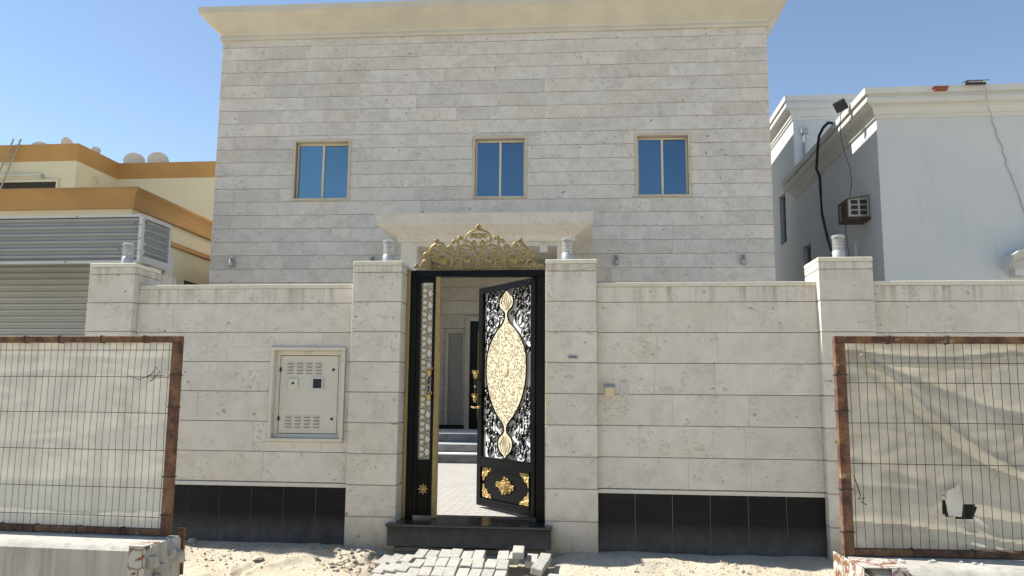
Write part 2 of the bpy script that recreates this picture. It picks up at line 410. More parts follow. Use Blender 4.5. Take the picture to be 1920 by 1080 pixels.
def thing(name, label, cat, loc=(0, 0, 0), rz=0.0, group=None):
    o = bpy.data.objects.new(name, None); COL.objects.link(o); o.empty_display_size = 0.2
    o.location = loc; o.rotation_euler = (0, 0, rz); o['label'] = label; o['category'] = cat
    if group: o['group'] = group
    return o
def tag(o, label, cat, group=None):
    o['label'] = label; o['category'] = cat
    if group: o['group'] = group
    return o
def copy_tree(o, parent=None):
    c = o.copy(); COL.objects.link(c); c.parent = parent
    for ch in o.children: copy_tree(ch, c)
    return c
def struct(o): o['kind'] = 'structure'; return o
def stuff(o): o['kind'] = 'stuff'; return o

_pan = {}
def panel_obj(name, w, h, t, mat, parent, loc, c=0.004):
    # one facing slab, centred on its own origin; slabs of one size share a mesh
    key = (name, round(w, 3), round(h, 3), round(t, 3), mat.name)
    if key not in _pan:
        _pan[key] = MB().cbox(-w / 2, w / 2, 0, t, -h / 2, h / 2, c).mesh(name); _pan[key].materials.append(mat)
    o = bpy.data.objects.new(name, _pan[key]); COL.objects.link(o); o.parent = parent; o.location = loc
    return o
def cut(rect, holes):
    out = [rect]
    for hx0, hx1, hz0, hz1 in holes:
        nxt = []
        for x0, x1, z0, z1 in out:
            if hx0 >= x1 or hx1 <= x0 or hz0 >= z1 or hz1 <= z0: nxt.append((x0, x1, z0, z1)); continue
            if z1 > hz1: nxt.append((x0, x1, max(z0, hz1), z1))
            if z0 < hz0: nxt.append((x0, x1, z0, min(z1, hz0)))
            a, b_ = max(z0, hz0), min(z1, hz1)
            if x0 < hx0: nxt.append((x0, hx0, a, b_))
            if x1 > hx1: nxt.append((hx1, x1, a, b_))
        out = nxt
    return [r for r in out if r[1] - r[0] > 0.012 and r[3] - r[2] > 0.012]

# ------------------------------------------------------------------ ground
def axis_vals(fine0, fine1, step, far):
    a = [fine0 + i * step for i in range(int(round((fine1 - fine0) / step)) + 1)]
    lo, hi = [], []; d = step * 2
    x = fine0
    while x > -far: x -= d; lo.append(x); d *= 1.6
    d = step * 2; x = fine1
    while x < far: x += d; hi.append(x); d *= 1.6
    return lo[::-1] + a + hi
def ground_h(x, y):
    h = -0.145
    t = max(0.0, min(1.0, (y + 1.15) / 1.2)); t = t * t * (3 - 2 * t)
    h += 0.165 * t
    if -7 < x < 5 and -3.5 < y < 0.3:
        n1 = mnoise.noise(Vector((x * 1.1, y * 1.6, 3.1))); n2 = mnoise.noise(Vector((x * 4.0, y * 5.0, 9.3)))
        n3 = mnoise.noise(Vector((x * 13, y * 13, 1.7))); n4 = mnoise.noise(Vector((x * 31, y * 31, 4.4)))
        rough = max(0.0, mnoise.noise(Vector((x * 0.9, y * 2.0, 7.7))) + 0.35)
        near = max(0.0, 1 - abs(y + 0.30) / 0.4)
        h += 0.018 * n1 + 0.012 * n2 + (0.010 + 0.018 * near) * rough * max(n3, -0.2) + 0.006 * n4 * (0.4 + rough)
        ridge = max(0.0, 1 - abs(y + 0.28 + 0.05 * n2) / 0.22)     # spoil heaped along the foot of the wall
        if x < -2.05: h += 0.045 * ridge * (0.6 + 0.8 * max(0, n2 + 0.3))
        if x > -0.35: h += 0.03 * ridge * (0.5 + max(0, n1 + n2))
    if -2.1 < x < -.25 and -1.1 < y < .05: h -= .035 * max(0, min(1, (x + 2.1) / .15, (-.25 - x) / .12, (y + .80) / .10))
    for fx, fy_, fa in PRINTS:
        dx, dy = x - fx, y - fy_
        if abs(dx) < .25 and abs(dy) < .25:
            u_ = dx * math.cos(fa) + dy * math.sin(fa); w_ = -dx * math.sin(fa) + dy * math.cos(fa)
            q_ = (u_ / .13) ** 2 + (w_ / .05) ** 2
            h += -.022 * math.exp(-q_ * 1.2) + .010 * math.exp(-(q_ - 2.0) ** 2)
    return h
_rp = random.Random(31); PRINTS = []
for k in range(9): PRINTS.append((-4.3 + k * .33 + _rp.uniform(-.05, .05), -.95 + .1 * math.sin(k) + (.07 if k % 2 else -.07) + _rp.uniform(-.06, .06), _rp.uniform(-.3, .3)))
for k in range(6): PRINTS.append((_rp.uniform(-.1, 1.6), _rp.uniform(-1.1, -.5), _rp.uniform(0, 3)))
for k in range(5): PRINTS.append((_rp.uniform(-3.6, -2.1), _rp.uniform(-.75, -.45), _rp.uniform(0, 3)))
xs = axis_vals(-4.6, 2.7, 0.022, 400); ys = axis_vals(-1.75, 0.12, 0.022, 400)
gv = [(x, y, ground_h(x, y)) for y in ys for x in xs]; nx = len(xs)
gf = [(j * nx + i, j * nx + i + 1, (j + 1) * nx + i + 1, (j + 1) * nx + i) for j in range(len(ys) - 1) for i in range(nx - 1)]
g = struct(MB().add(gv, gf).build('ground', M['sand'], smooth=True))

# raised courtyard inside the wall
struct(MB().box(-9.0, 4.9, 0.26, 8.80, -0.4, 0.262).build('courtyard_floor', M['paving']))

# ------------------------------------------------------------------ villa
FY = 0.021613; VO = Vector((0, 8.97421, 0))
villa = thing('villa', 'pale stone clad two storey villa behind the gate with three blue windows', 'villa', VO, FY)
WINS = [(-6.58, -5.285, 5.70, 7.075), (-2.57, -1.385, 5.70, 7.085), (0.935, 2.11, 5.70, 7.09)]
DOOR = (-3.44, -0.70, 0.74, 4.36)       # the porch recess
X0, X1, ZT = -8.355, 3.79, 9.44
# core shell
core = MB()
cx = sorted({X0 + .02, X1 - .02, DOOR[0], DOOR[1], *[w[0] + .05 for w in WINS], *[w[1] - .05 for w in WINS]})
cz = sorted({-0.3, 0.74, 4.36, 5.75, 7.03, ZT + 0.45})
for i in range(len(cx) - 1):
    for j in range(len(cz) - 1):
        xm, zm = (cx[i] + cx[i + 1]) / 2, (cz[j] + cz[j + 1]) / 2
        if any(w[0] < xm < w[1] and 5.72 < zm < 7.05 for w in WINS): continue
        if DOOR[0] < xm < DOOR[1] and 0.74 < zm < DOOR[3]: continue
        core.box(cx[i], cx[i + 1], 0.025, 0.30, cz[j], cz[j + 1])
core.box(X0 + .02, X0 + .3, 0.30, 14, -0.3, ZT + .4).box(X1 - .3, X1 - .02, 0.30, 14, -0.3, ZT + .4)
core.box(X0 + .3, X1 - .3, 13.7, 14, -0.3, ZT + .4).box(X0 + .3, X1 - .3, 0.30, 13.7, ZT - .2, ZT)
core.build('wall', M['grout'], villa)
# dark rooms behind the windows
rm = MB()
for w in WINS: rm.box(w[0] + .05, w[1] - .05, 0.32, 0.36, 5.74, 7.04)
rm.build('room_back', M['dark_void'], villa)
# side cladding in courses (joined, seen only from a step aside)
sc = MB()
for k in range(-1, 32):
    z1 = 9.27 - 0.3 * k; z0 = z1 - 0.29
    z1 = min(z1, ZT)
    if z0 < 0: continue
    for (xa, xb) in ((X0, X0 + .018), (X1 - .018, X1)): sc.box(xa, xb, 0.03, 13.9, z0, z1)
stuff(sc.build('side_stone', M['facade'], villa))
# facing slabs
rs = random.Random(11); low = MB(); n_st = 0
hol = [(w[0], w[1], w[2], w[3]) for w in WINS] + [(-3.76, -0.42, -1, 4.60), (DOOR[0], DOOR[1], -1, DOOR[3])]
for k in range(-1, 31):
    z1 = min(9.27 - 0.3 * k, ZT); z0 = 9.27 - 0.3 * (k + 1) + 0.008
    if z0 < 0: continue
    x = X0; first = True
    while x < X1 - 0.02:
        w = rs.choice((0.6, 0.75, 0.9, 0.9, 1.05)); w = w * (0.5 if first and k % 2 else 1); first = False
        xe = min(x + w, X1)
        if X1 - xe < 0.3: xe = X1
        for a, b_, c0, c1 in cut((x, xe - 0.0006, z0, z1), hol):
            if c1 > 3.80:
                panel_obj('stone', b_ - a, c1 - c0, 0.026, M['facade'], villa, ((a + b_) / 2, rs.uniform(-0.0008, 0.0008), (c0 + c1) / 2 + rs.uniform(-.0016, .0016)), 0.0015); n_st += 1
            else: low.cbox(a, b_, 0, 0.026, c0, c1, 0.003)
        x = xe
stuff(low.build('lower_stone', M['facade'], villa))
print('facade stones', n_st)
# windows
for wx0, wx1, wz0, wz1 in WINS:
    s = MB(); t = 0.05
    s.box(wx0, wx1, -0.022, 0.20, wz1 - t, wz1 - .001).box(wx0, wx1, -0.03, 0.20, wz0 + .001, wz0 + t - .01)
    s.box(wx0, wx0 + t, -0.02, 0.20, wz0 + t - .01, wz1 - t).box(wx1 - t, wx1, -0.02, 0.20, wz0 + t - .01, wz1 - t)
    win = s.build('window', M['reveal'], villa)
    a, b_, c0, c1 = wx0 + t, wx1 - t, wz0 + t - .01, wz1 - t; mid = (a + b_) / 2; q = 0.035
    fr = MB().box(a, b_, 0.13, 0.175, c1 - 0.045, c1).box(a, b_, 0.13, 0.175, c0, c0 + 0.03)
    fr.box(a, a + q, 0.13, 0.175, c0 + .03, c1 - .045).box(b_ - q, b_, 0.13, 0.175, c0 + .03, c1 - .045)
    fr.box(mid - 0.022, mid + 0.022, 0.12, 0.178, c0 + .03, c1 - .045)
    fr.build('window_frame', M['beige_alu'], win)
    for (p, r_, yy) in ((a + q, mid - .022, 0.145), (mid + .022, b_ - q, 0.158)):
        pm_, zm_ = (p + r_) / 2, (c0 + c1 - .015) / 2
        po_ = MB(o=(pm_, yy + .004, zm_)).box(p - .004, r_ + .004, yy, yy + .008, c0 + .026, c1 - .041).build('pane', M['glass_reflection' if wx0 < -6 else 'glass'], win, loc=(pm_, yy + .004, zm_))
        po_.rotation_euler = (rs.uniform(-.012, .012), 0, rs.uniform(-.02, .02))
# roof cornice: plaster moulding, flared soffit, upright fascia
def cornice_band(mb, x0, x1, y0, prof, ydepth):
    # prof: (outset, z); runs along left side, front and right side
    secs = []
    for corner in ((x0, ydepth, -1, 0), (x0, y0, -1, -1), (x1, y0, 1, -1), (x1, ydepth, 1, 0)):
        secs.append([(corner[0] + corner[2] * o, corner[1] + corner[3] * o, z) for o, z in prof])
    return mb.ring(secs)
cn = MB(); cornice_band(cn, X0, X1, 0.0, [(-0.1, 9.441), (0.045, 9.441), (0.05, 9.50), (0.03, 9.56), (0.05, 9.60), (0.40, 9.925), (0.42, 9.935), (0.42, 10.075), (-0.1, 10.085)], 13.9)
cn.build('cornice', M['render_cream'], villa)
MB().box(-8, 3.70, 3.4, 8.2, ZT - .1, 11.45).box(-8, 3.70, 8.2, 13.5, ZT - .1, 13.6).build('unseen_roof_shader', M['render_cream'], villa)  # unseen boxes behind the parapet, sized to shade the white house
# porch: portal block, canopy, recess
D = 1.55
po = MB()
po.box(-3.76, DOOR[0], -D, 0.0, 0.0, 4.44).box(DOOR[1], -0.42, -D, 0.0, 0.0, 4.44).box(DOOR[0], DOOR[1], -D, 0.0, DOOR[3], 4.44)
po.build('portal', M['canopy'], villa)
cn = MB()
sec = []
for cxx, cyy, sx, syy in ((-3.76, -0.001, -1, 0), (-3.76, -D, -1, -1), (-0.42, -D, 1, -1), (-0.42, -0.001, 1, 0)):
    sec.append([(cxx + sx * o, cyy + syy * o, z) for o, z in [(-0.2, 4.441), (0.06, 4.441), (0.06, 4.53), (0.10, 4.56), (0.40, 4.715), (0.41, 4.725), (0.41, 4.895), (0.43, 4.90), (0.43, 4.93), (-0.2, 4.93)]])
cn.ring(sec); cn.box(-3.57, -0.6, -D + .19, -0.002, 4.442, 4.92)
cn.build('canopy', M['canopy'], villa)
lin = MB().box(DOOR[0] - .0, DOOR[1] + .0, 0.29, 0.31, 0.74, DOOR[3]).box(DOOR[0] - .02, DOOR[0], 0, .3, .74, DOOR[3]).box(DOOR[1], DOOR[1] + .02, 0, .3, .74, DOOR[3])
rec = lin.build('porch_back_wall', M['grout'], villa)
# back wall slabs and entrance door
DR = (-2.60, -1.20, 0.80, 3.06)
z = 0.80
while z < 4.3:
    for a, b_, c0, c1 in cut((-3.44, -0.70, z + .008, min(z + 0.3, 4.36)), [(DR[0] - .1, DR[1] + .1, 0, DR[3] + .1)]):
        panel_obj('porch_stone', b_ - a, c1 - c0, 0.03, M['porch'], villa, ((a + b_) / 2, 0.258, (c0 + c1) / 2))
    z += 0.3
for a, b_ in ((-3.44, DR[0] - .1), (DR[1] + .1, -.7)): MB().box(a, b_, 0.245, 0.257, 0.745, 0.86).build('skirting', M['granite'], villa)
MB().box(-3.05, -2.76, 0.235, 0.2565, 0.86, 2.80).build('wall_panel', M['greypanel'], villa, bevel=.004)
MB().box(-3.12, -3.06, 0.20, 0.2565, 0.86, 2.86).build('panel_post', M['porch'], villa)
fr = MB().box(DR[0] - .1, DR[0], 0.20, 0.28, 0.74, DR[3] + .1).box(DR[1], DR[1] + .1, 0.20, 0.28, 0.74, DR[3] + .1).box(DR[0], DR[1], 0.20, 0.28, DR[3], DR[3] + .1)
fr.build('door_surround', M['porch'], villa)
dl = MB().box(DR[0], DR[1], 0.245, 0.285, 0.745, DR[3]); door = dl.build('entrance_door', M['blackpaint'], villa)
MB().box(DR[0] + .17, DR[0] + .19, 0.235, 0.246, 1.0, 2.85).box(DR[0] + .42, DR[0] + .44, 0.235, 0.246, 1.0, 2.85).box(DR[0] + .19, DR[0] + .42, 0.235, 0.246, 2.83, 2.85).box(DR[0] + .19, DR[0] + .42, 0.235, 0.246, 1.0, 1.02).build('door_trim', M['goldstrip'], door)
MB().box(DR[0] + .19, DR[0] + .42, 0.238, 0.246, 1.02, 2.83).build('door_glass', M['darkglass'], door)
sl = MB().box(-2.55, -2.44, -D + .3, -D + .35, DOOR[3] - .13, DOOR[3] - .01)
tag(MB(o=(-0.93, 7.35, 4.30)).box(-0.99, -0.85, 7.30, 7.39, 4.22, 4.36).build('security_light', M['white_trim'], loc=(-0.93, 7.35, 4.30)), 'small white box light under the lintel of the villa porch', 'light')
# entrance steps, grey marble with white nosings
stp = thing('entrance_steps', 'grey marble steps with white nosings up to the villa porch', 'steps', (-2.1, 6.9, 0.26))
for k, (y, zt, zb) in enumerate(((6.75, 0.435, 0.262), (7.08, 0.60, 0.262), (7.41, 0.775, 0.262))):
    st = MB(o=(-2.1, 6.9, .26)).box(-3.9, -0.3, y, (7.08, 7.41, 9.24)[k] + .0, zb, zt - .022).build('step', M['marble'], stp)
    MB(o=(-2.1, 6.9, .26)).box(-3.92, -0.28, y - .02, (7.077, 7.407, 9.22)[k], zt - .021, zt).build('nosing', M['marble_white'], st)

# wall lamps on the facade
def facade_pt(x, y, z):
    c, s = math.cos(FY), math.sin(FY); return (VO.x + c * x - s * y, VO.y + s * x + c * y, z)
wl = None
for x, lab in ((-7.83, 'small grey wall lamp near the left corner of the stone villa'), (-4.70, 'small grey wall lamp on the villa peeping over the pillar left of the gate'),
               (0.51, 'small grey wall lamp on the villa just right of the porch canopy'), (3.13, 'small grey wall lamp near the right corner of the stone villa')):
    if wl is None:
        wl = thing('wall_lamp', lab, 'wall lamp', facade_pt(x, 0, 4.32), FY, 'lamps fixed on the villa facade')
        MB().box(-0.035, 0.055, -0.05, -0.002, -0.10, 0.02).build('bracket', M['lampgrey'], wl, bevel=.004)
        MB().lathe((0, -0.095, 0), [(0.045, -0.085), (0.048, -0.08), (0.048, -0.005), (0.044, 0.0)], 14).build('lamp_body', M['lampgrey'], wl, smooth=True)
        MB().lathe((0, -0.095, 0), [(0.038, 0.001), (0.038, 0.085)], 14).build('lamp_glass', M['clear'], wl, smooth=True)
        c = MB()
        for h in (0.02, 0.04, 0.06): c.lathe((0, -0.095, 0), [(0.041, h), (0.046, h + .003), (0.041, h + .008)], 14)
        c.build('louver_ring', M['lampgrey'], wl)
        MB().lathe((0, -0.095, 0), [(0.047, 0.086), (0.049, 0.09), (0.049, 0.102), (0.03, 0.11)], 14).build('lamp_cap', M['lampgrey'], wl, smooth=True)
    else:
        c = copy_tree(wl); c.location = facade_pt(x, 0, 4.32); c['label'] = lab

# ------------------------------------------------------------------ boundary wall, pillars
def pillar(x0, x1, label, zc=0):
    cxm = (x0 + x1) / 2
    t = thing('pillar', label, 'pillar', (cxm, 0.25, 0.0), 0, 'stone pillars of the boundary wall')
    MB(o=(cxm, .25, 0)).box(x0 + .012, x1 - .012, 0.012, 0.488, -0.35, 2.80).build('core', M['grout'], t)
    zs = [0.0] + [0.3 * k for k in range(1, 10)] + [2.775]
    for a, b_ in zip(zs, zs[1:]):
        mb = MB().box(-0.25, 0.25, -0.25, 0.25, -(b_ - a - .009) / 2, (b_ - a - .009) / 2)
        o = mb.build('stone_block', M['pillarstone'], t, bevel=0.003, loc=(random.uniform(-.0015, .0015), random.uniform(-.0015, .0015), (a + b_) / 2 + .004))
    MB().box(-0.2535, 0.2535, -0.2535, 0.2535, 2.778, 2.82).build('coping', M['coping'], t, bevel=0.005)
    return t
P_LF = pillar(-5.24, -4.74, 'stone pillar at the left end of the wall beside the corrugated carport')
P_LG = pillar(-2.405, -1.905, 'stone pillar on the left side of the black gate')
P_RG = pillar(-0.453, 0.047, 'stone pillar on the right side of the black gate with a small nameplate')
P_RF = pillar(2.158, 2.658, 'stone pillar behind the right mesh fence with a sunlit left edge')

def wall(x0, x1, label, seed, cab=None, loff=0.0):
    cxm = (x0 + x1) / 2
    t = thing('boundary_wall', label, 'wall', (cxm, 0.25, 0.0), 0, 'stone boundary walls between the pillars')
    o = (cxm, .25, 0); rw = random.Random(seed)
    holes = [cab] if cab else []
    cm = MB(o=o)
    for a, b_, c0, c1 in cut((x0, x1, -0.35, 2.55), holes): cm.box(a, b_, 0.125, 0.39, c0, c1)
    if cab: cm.box(cab[0], cab[1], 0.28, 0.39, cab[2], cab[3])
    cm.build('core', M['grout'], t)
    bm_ = MB(o=o).box(x0, x1, 0.391, 0.40, 0.26, 2.55); bm_.build('rear_plaster', M['band'], t)
    zs = [0.603] + [0.3 * k for k in range(3, 9)] + [2.553]
    for row, (a, b_) in enumerate(zip(zs, zs[1:])):
        x = x0; first = True
        while x < x1 - .01:
            w = rw.choice((0.58, 0.72, 0.86, 1.0)) * (0.55 if first and row % 2 else 1); first = False
            xe = min(x + w, x1)
            if x1 - xe < 0.25: xe = x1
            for p, q, c0, c1 in cut((x + .0004, xe - .0004, a + .006, b_), holes):
                panel_obj('stone', q - p, c1 - c0, 0.028, M['wallstone'], t, ((p + q) / 2 - cxm, 0.10 - .25 + rw.uniform(-.0006, .0006), (c0 + c1) / 2), 0.002)
            x = xe
    MB(o=o).box(x0, x1, 0.088, 0.126, 0.562, 0.600).build('band', M['band'], t, bevel=.003)
    n = max(1, round((x1 - x0) / 0.355 + loff)); w = (x1 - x0) / n
    for k in range(n):
        panel_obj('plinth_slab', w - 0.005, 0.91, 0.022, M['granite'], t, (x0 + (k + .5) * w - cxm, 0.104 - .25, 0.56 - .455), 0.002)
    MB(o=o).box(x0, x1, 0.112, 0.124, -0.35, 0.56).build('plinth_joint', M['grout'], t)
    MB(o=o).box(x0, x1, 0.094, 0.42, 2.556, 2.60).build('coping', M['coping'], t, bevel=.004)
    return t
wall(-4.739, -2.406, 'stone wall with the meter cabinet left of the gate', 3, (-3.262, -2.478, 1.00, 1.955))
wall(0.048, 2.157, 'stone wall with the intercom and blank plate right of the gate', 5)
wall(2.659, 6.6, 'stone wall running on to the right behind the torn mesh fence', 9)
# sides of the plot
tag(MB(o=(-4.9, 3, 0)).box(-5.03, -4.86, 0.51, 1.05, -0.3, 2.81).build('return_wall', M['pillarstone'], loc=(-4.9, 3, 0)), 'short stone return wall behind the far left pillar', 'wall')

# meter cabinet in the left wall
mc = thing('meter_cabinet', 'beige metal meter cabinet set in the wall left of the gate', 'cabinet', (-2.87, 0.12, 1.0))
o = (-2.87, 0.12, 1.0)
f = MB(o=o); a, b_, c0, c1 = -3.26, -2.48, 1.003, 1.952
f.box(a, b_, 0.07, 0.26, c1 - .035, c1).box(a, b_, 0.07, 0.26, c0, c0 + .035).box(a, a + .035, 0.07, 0.26, c0 + .035, c1 - .035).box(b_ - .035, b_, 0.07, 0.26, c0 + .035, c1 - .035)
f.build('stone_surround', M['coping'], mc, bevel=.004)
f = MB(o=o); a, b_, c0, c1 = a + .036, b_ - .036, c0 + .036, c1 - .036
f.box(a, b_, 0.135, 0.27, c1 - .045, c1).box(a, b_, 0.135, 0.27, c0, c0 + .04).box(a, a + .045, 0.135, 0.27, c0 + .04, c1 - .045).box(b_ - .045, b_, 0.135, 0.27, c0 + .04, c1 - .045)
f.build('frame', M['cabinet'], mc, bevel=.003)
MB(o=o).box(-2.925, -2.855, 0.128, 0.134, c1 - .04, c1 - .012).build('maker_plate', M['plate'], mc)
dx0, dx1, dz0, dz1 = a + .051, b_ - .051, c0 + .046, c1 - .051
dr = MB(o=o).box(dx0, dx1, 0.138, 0.16, dz0, dz1).build('cabinet_door', M['cabinet'], mc, bevel=.003)
MB(o=o).box(a + .045, b_ - .045, 0.20, 0.21, c0 + .04, c1 - .045).build('cabinet_back', M['dark_void'], mc)
def louvers(z0):
    for r in range(4):
        for k in range(4):
            x = dx0 + .105 + k * .098; z = z0 - r * .033
            lv = MB(o=o)
            pts = [(x + .038 * math.cos(q) * 1.0, z + .010 * math.sin(q)) for q in [i * math.pi / 6 for i in range(12)]]
            lv.prism([(max(x - .036, min(x + .036, px)), pz) for px, pz in pts], 0.130, 0.139)
            lv.build('louver', M['cabinet'], dr)
            MB(o=o).box(x - .031, x + .031, 0.1275, 0.1297, z - .010, z - .0015).build('louver_slot', M['slot'], dr)
louvers(dz1 - .075); louvers(dz0 + .165)
MB(o=o).box(dx0 + .083, dx0 + .193, 0.122, 0.138, dz1 - .335, dz1 - .225).build('lock_cover', M['cabinet'], dr, bevel=.006)
MB(o=o).lathe((dx0 + .142, 0.1215, dz1 - .278), [(.013, 0.0), (.013, .004)], 12, 'y').build('keyhole', M['black'], dr)
f = MB(o=o); wx0, wx1, wz0, wz1 = dx0 + .335, dx0 + .455, dz1 - .345, dz1 - .215
f.box(wx0, wx1, .122, .138, wz1 - .018, wz1).box(wx0, wx1, .122, .138, wz0, wz0 + .018).box(wx0, wx0 + .015, .122, .138, wz0 + .018, wz1 - .018).box(wx1 - .015, wx1, .122, .138, wz0 + .018, wz1 - .018)
f.build('meter_window_frame', M['white_trim'], dr)
MB(o=o).box(wx0 + .015, wx1 - .015, .130, .1375, wz0 + .018, wz1 - .018).build('meter_window', M['black'], dr)
for zz in (dz1 - .14, dz0 + .145):
    MB(o=o).lathe((dx1 - .05, 0.137, zz), [(.014, 0.0), (.014, .006), (.006, .008)], 12, 'y').build('lock', M['black'], dr)
    MB(o=o).box(dx0 - .008, dx0 + .012, 0.126, .1375, zz - .02, zz + .02).build('hinge', M['black'], dr)
# intercom, cover plate, nameplate
ic = thing('intercom', 'cream intercom box with grey rain hood right of the gate', 'intercom', (0.167, 0.10, 1.54))
MB().box(-0.048, 0.048, -0.045, -0.002, -0.058, 0.03).build('body', M['intercom_cream'], ic, bevel=.006)
MB().add([(-.05, -.06, .022), (.05, -.06, .022), (.05, -.002, .055), (-.05, -.002, .055), (-.05, -.06, .03), (.05, -.06, .03), (.05, -.002, .064), (-.05, -.002, .064)],
         [(0, 1, 2, 3), (7, 6, 5, 4), (0, 4, 5, 1), (2, 6, 7, 3), (1, 5, 6, 2), (0, 3, 7, 4)]).build('rain_hood', M['lampgrey'], ic)
cpz = thing('cover_plate', 'blank grey cover plate beside the cream intercom', 'cover plate', (0.307, 0.10, 1.565))
MB().box(-0.043, 0.043, -0.009, -0.002, -0.07, 0.07).build('plate', M['plate'], cpz, bevel=.002)
for zz in (-.055, .055): MB().lathe((0, -.009, zz), [(.006, 0), (.005, .003)], 8, 'y').build('screw', M['black'], cpz)
npz = thing('nameplate', 'tiny grey metal nameplate on the pillar right of the gate', 'nameplate', (-0.187, 0.0, 1.858))
MB().box(-0.05, 0.05, -0.008, -0.002, -0.017, 0.017).build('plate', M['lampgrey'], npz, bevel=.002)
MB().box(-0.04, 0.03, -0.0095, -0.008, 0.0, 0.006).box(-0.04, 0.04, -0.0095, -0.008, -0.010, -0.005).build('engraved_line', M['black'], npz)

# lamps on the pillars
pl = None
for x, lab in ((-4.985, 'louvred glass lamp on the far left pillar in front of the corrugated sheet'), (-2.108, 'louvred glass lamp on the pillar left of the gate'),
               (-0.245, 'louvred glass lamp on the pillar right of the gate'), (2.425, 'louvred glass lamp on the far right pillar against the shaded white house')):
    if pl is None:
        pl = thing('pillar_lamp', lab, 'lamp', (x, 0.25, 2.82), 0, 'lamps on the boundary pillars'); pl.scale = (1.14, 1.14, .98)
        MB().lathe((0, 0, 0), [(.066, 0), (.066, .012), (.052, .018), (.054, .10), (.050, .105)], 20).build('lamp_base', M['lampgrey'], pl, smooth=True)
        MB().lathe((0, 0, 0), [(.050, .106), (.050, .235)], 20).build('lamp_glass', M['clear'], pl, smooth=True)
        for h in (.128, .156, .184, .212): MB().lathe((0, 0, 0), [(.020, h + .006), (.046, h - .002), (.047, h), (.021, h + .010)], 20).build('louver_ring', M['lampgrey'], pl, smooth=True)
        MB().lathe((0, 0, 0), [(.012, .105), (.012, .235)], 10).build('lamp_tube', M['white_trim'], pl, smooth=True)
        MB().lathe((0, 0, 0), [(.054, .2355), (.056, .240), (.056, .255), (.045, .262)], 20).build('lamp_cap', M['lampgrey'], pl, smooth=True)
    else:
        c = copy_tree(pl); c.location = (x, 0.25, 2.82); c['label'] = lab
        c.rotation_euler.z = random.uniform(0, 3)

# ------------------------------------------------------------------ gate step
sp_ = thing('gate_step', 'black granite doorstep below the gate', 'step', (-1.18, 0.1, 0))
o = (-1.18, .1, 0)
MB(o=o).box(-1.955, -0.395, -0.10, -0.012, 0.055, 0.232).box(-1.90, -0.46, -0.012, 0.5, 0.055, 0.232).build('riser', M['granite'], sp_)
MB(o=o).box(-1.97, -0.38, -0.125, -0.003, 0.233, 0.262).box(-1.903, -0.455, -0.003, 0.52, 0.233, 0.2625).build('tread', M['granite_top'], sp_, bevel=.006)

# ------------------------------------------------------------------ gate
GL = (-1.18, 0.28, 0.26)
gate = thing('gate', 'black and gold ornamental gate with one leaf standing open', 'gate', GL)
GY = 0.28
def gb(): return MB(o=GL)
f = gb().box(-1.864, -0.477, GY - .04, GY + .05, 2.690, 2.757).box(-1.864, -1.80, GY - .04, GY + .05, 0.264, 2.690).box(-0.56, -0.477, GY - .04, GY + .05, 0.264, 2.690)
f.build('gate_frame', M['blackpaint'], gate, bevel=.004)
gb().box(-1.903, -1.866, GY - .045, GY + .05, 0.264, 2.765).build('gold_strip', M['goldstrip'], gate, bevel=.003)
gb().box(-0.475, -0.455, GY - .045, GY + .05, 0.264, 2.765).build('gold_strip', M['goldstrip'], gate, bevel=.003)
# fixed leaf
L0, L1 = -1.798, -1.603
fl = MB(o=GL)
fl.box(L0, -1.757, GY - .03, GY + .025, 0.29, 2.686).box(-1.631, L1, GY - .03, GY + .025, 0.29, 2.686)
fl.box(-1.757, -1.631, GY - .03, GY + .025, 2.632, 2.686).box(-1.757, -1.631, GY - .03, GY + .025, 0.722, 0.832).box(-1.757, -1.631, GY - .03, GY + .025, 0.29, 0.362)
fix = fl.build('fixed_leaf', M['blackpaint'], gate, bevel=.004)
gb().box(-1.757, -1.631, GY - .008, GY + .012, 0.362, 0.722).build('lower_panel', M['blackpaint'], fix)
gb().box(-1.745, -1.643, GY - .016, GY - .008, 0.40, 0.69).build('panel_boss', M['blackpaint'], fix, bevel=.004)
gb().box(-1.602, -1.556, GY - .035, GY + .045, 0.268, 2.70).build('gold_strip', M['goldstrip'], fix, bevel=.003)
gb().box(-1.757, -1.631, GY + .012, GY + .018, 0.832, 2.632).build('backing_panel', M['white_frost'], fix)
gr = gb(); z = 0.845; k = 0; pitch_ = 0.124
def ell(cx_, cz_, rx, rz, n=14): return [(cx_ + rx * math.cos(2 * math.pi * i / n), GY - .004, cz_ + rz * math.sin(2 * math.pi * i / n)) for i in range(n + 1)]
while z < 2.63:
    zc = z + pitch_ / 2
    if zc + .05 < 2.632:
        gr.tube(ell(-1.666, zc, 0.033, 0.040), .0042, 5); gr.tube(ell(-1.718, zc + .03, 0.034, 0.036), .0042, 5); gr.tube(ell(-1.718, zc - .03, 0.034, 0.036), .0042, 5)
    if z + .03 < 2.632:
        gr.tube(ell(-1.655, z + .004, 0.022, 0.015, 10), .004, 5); gr.tube(ell(-1.697, z + .004, 0.024, 0.018, 10), .004, 5)
    z += pitch_
gr.tube([(-1.745, GY - .004, .835), (-1.745, GY - .004, 2.63)], .005, 5)
gr.build('ring_grille', M['goldfil2'], fix, smooth=True)
fo = gb()
for q in range(8):
    a_ = q * math.pi / 4
    for rr, ra in ((.012, .016), (.03, .012), (.045, .009)):
        r_ = rr; fo.lathe((-1.693 + r_ * math.cos(a_), GY - .018, 0.545 + r_ * math.sin(a_)), [(ra, 0), (ra * .8, .006), (ra * .3, .010)], 7, 'y')
fo.lathe((-1.693, GY - .018, .545), [(.02, 0), (.018, .01), (.008, .018)], 10, 'y')
fo.build('flower_ornament', M['goldbright'], fix, smooth=True)

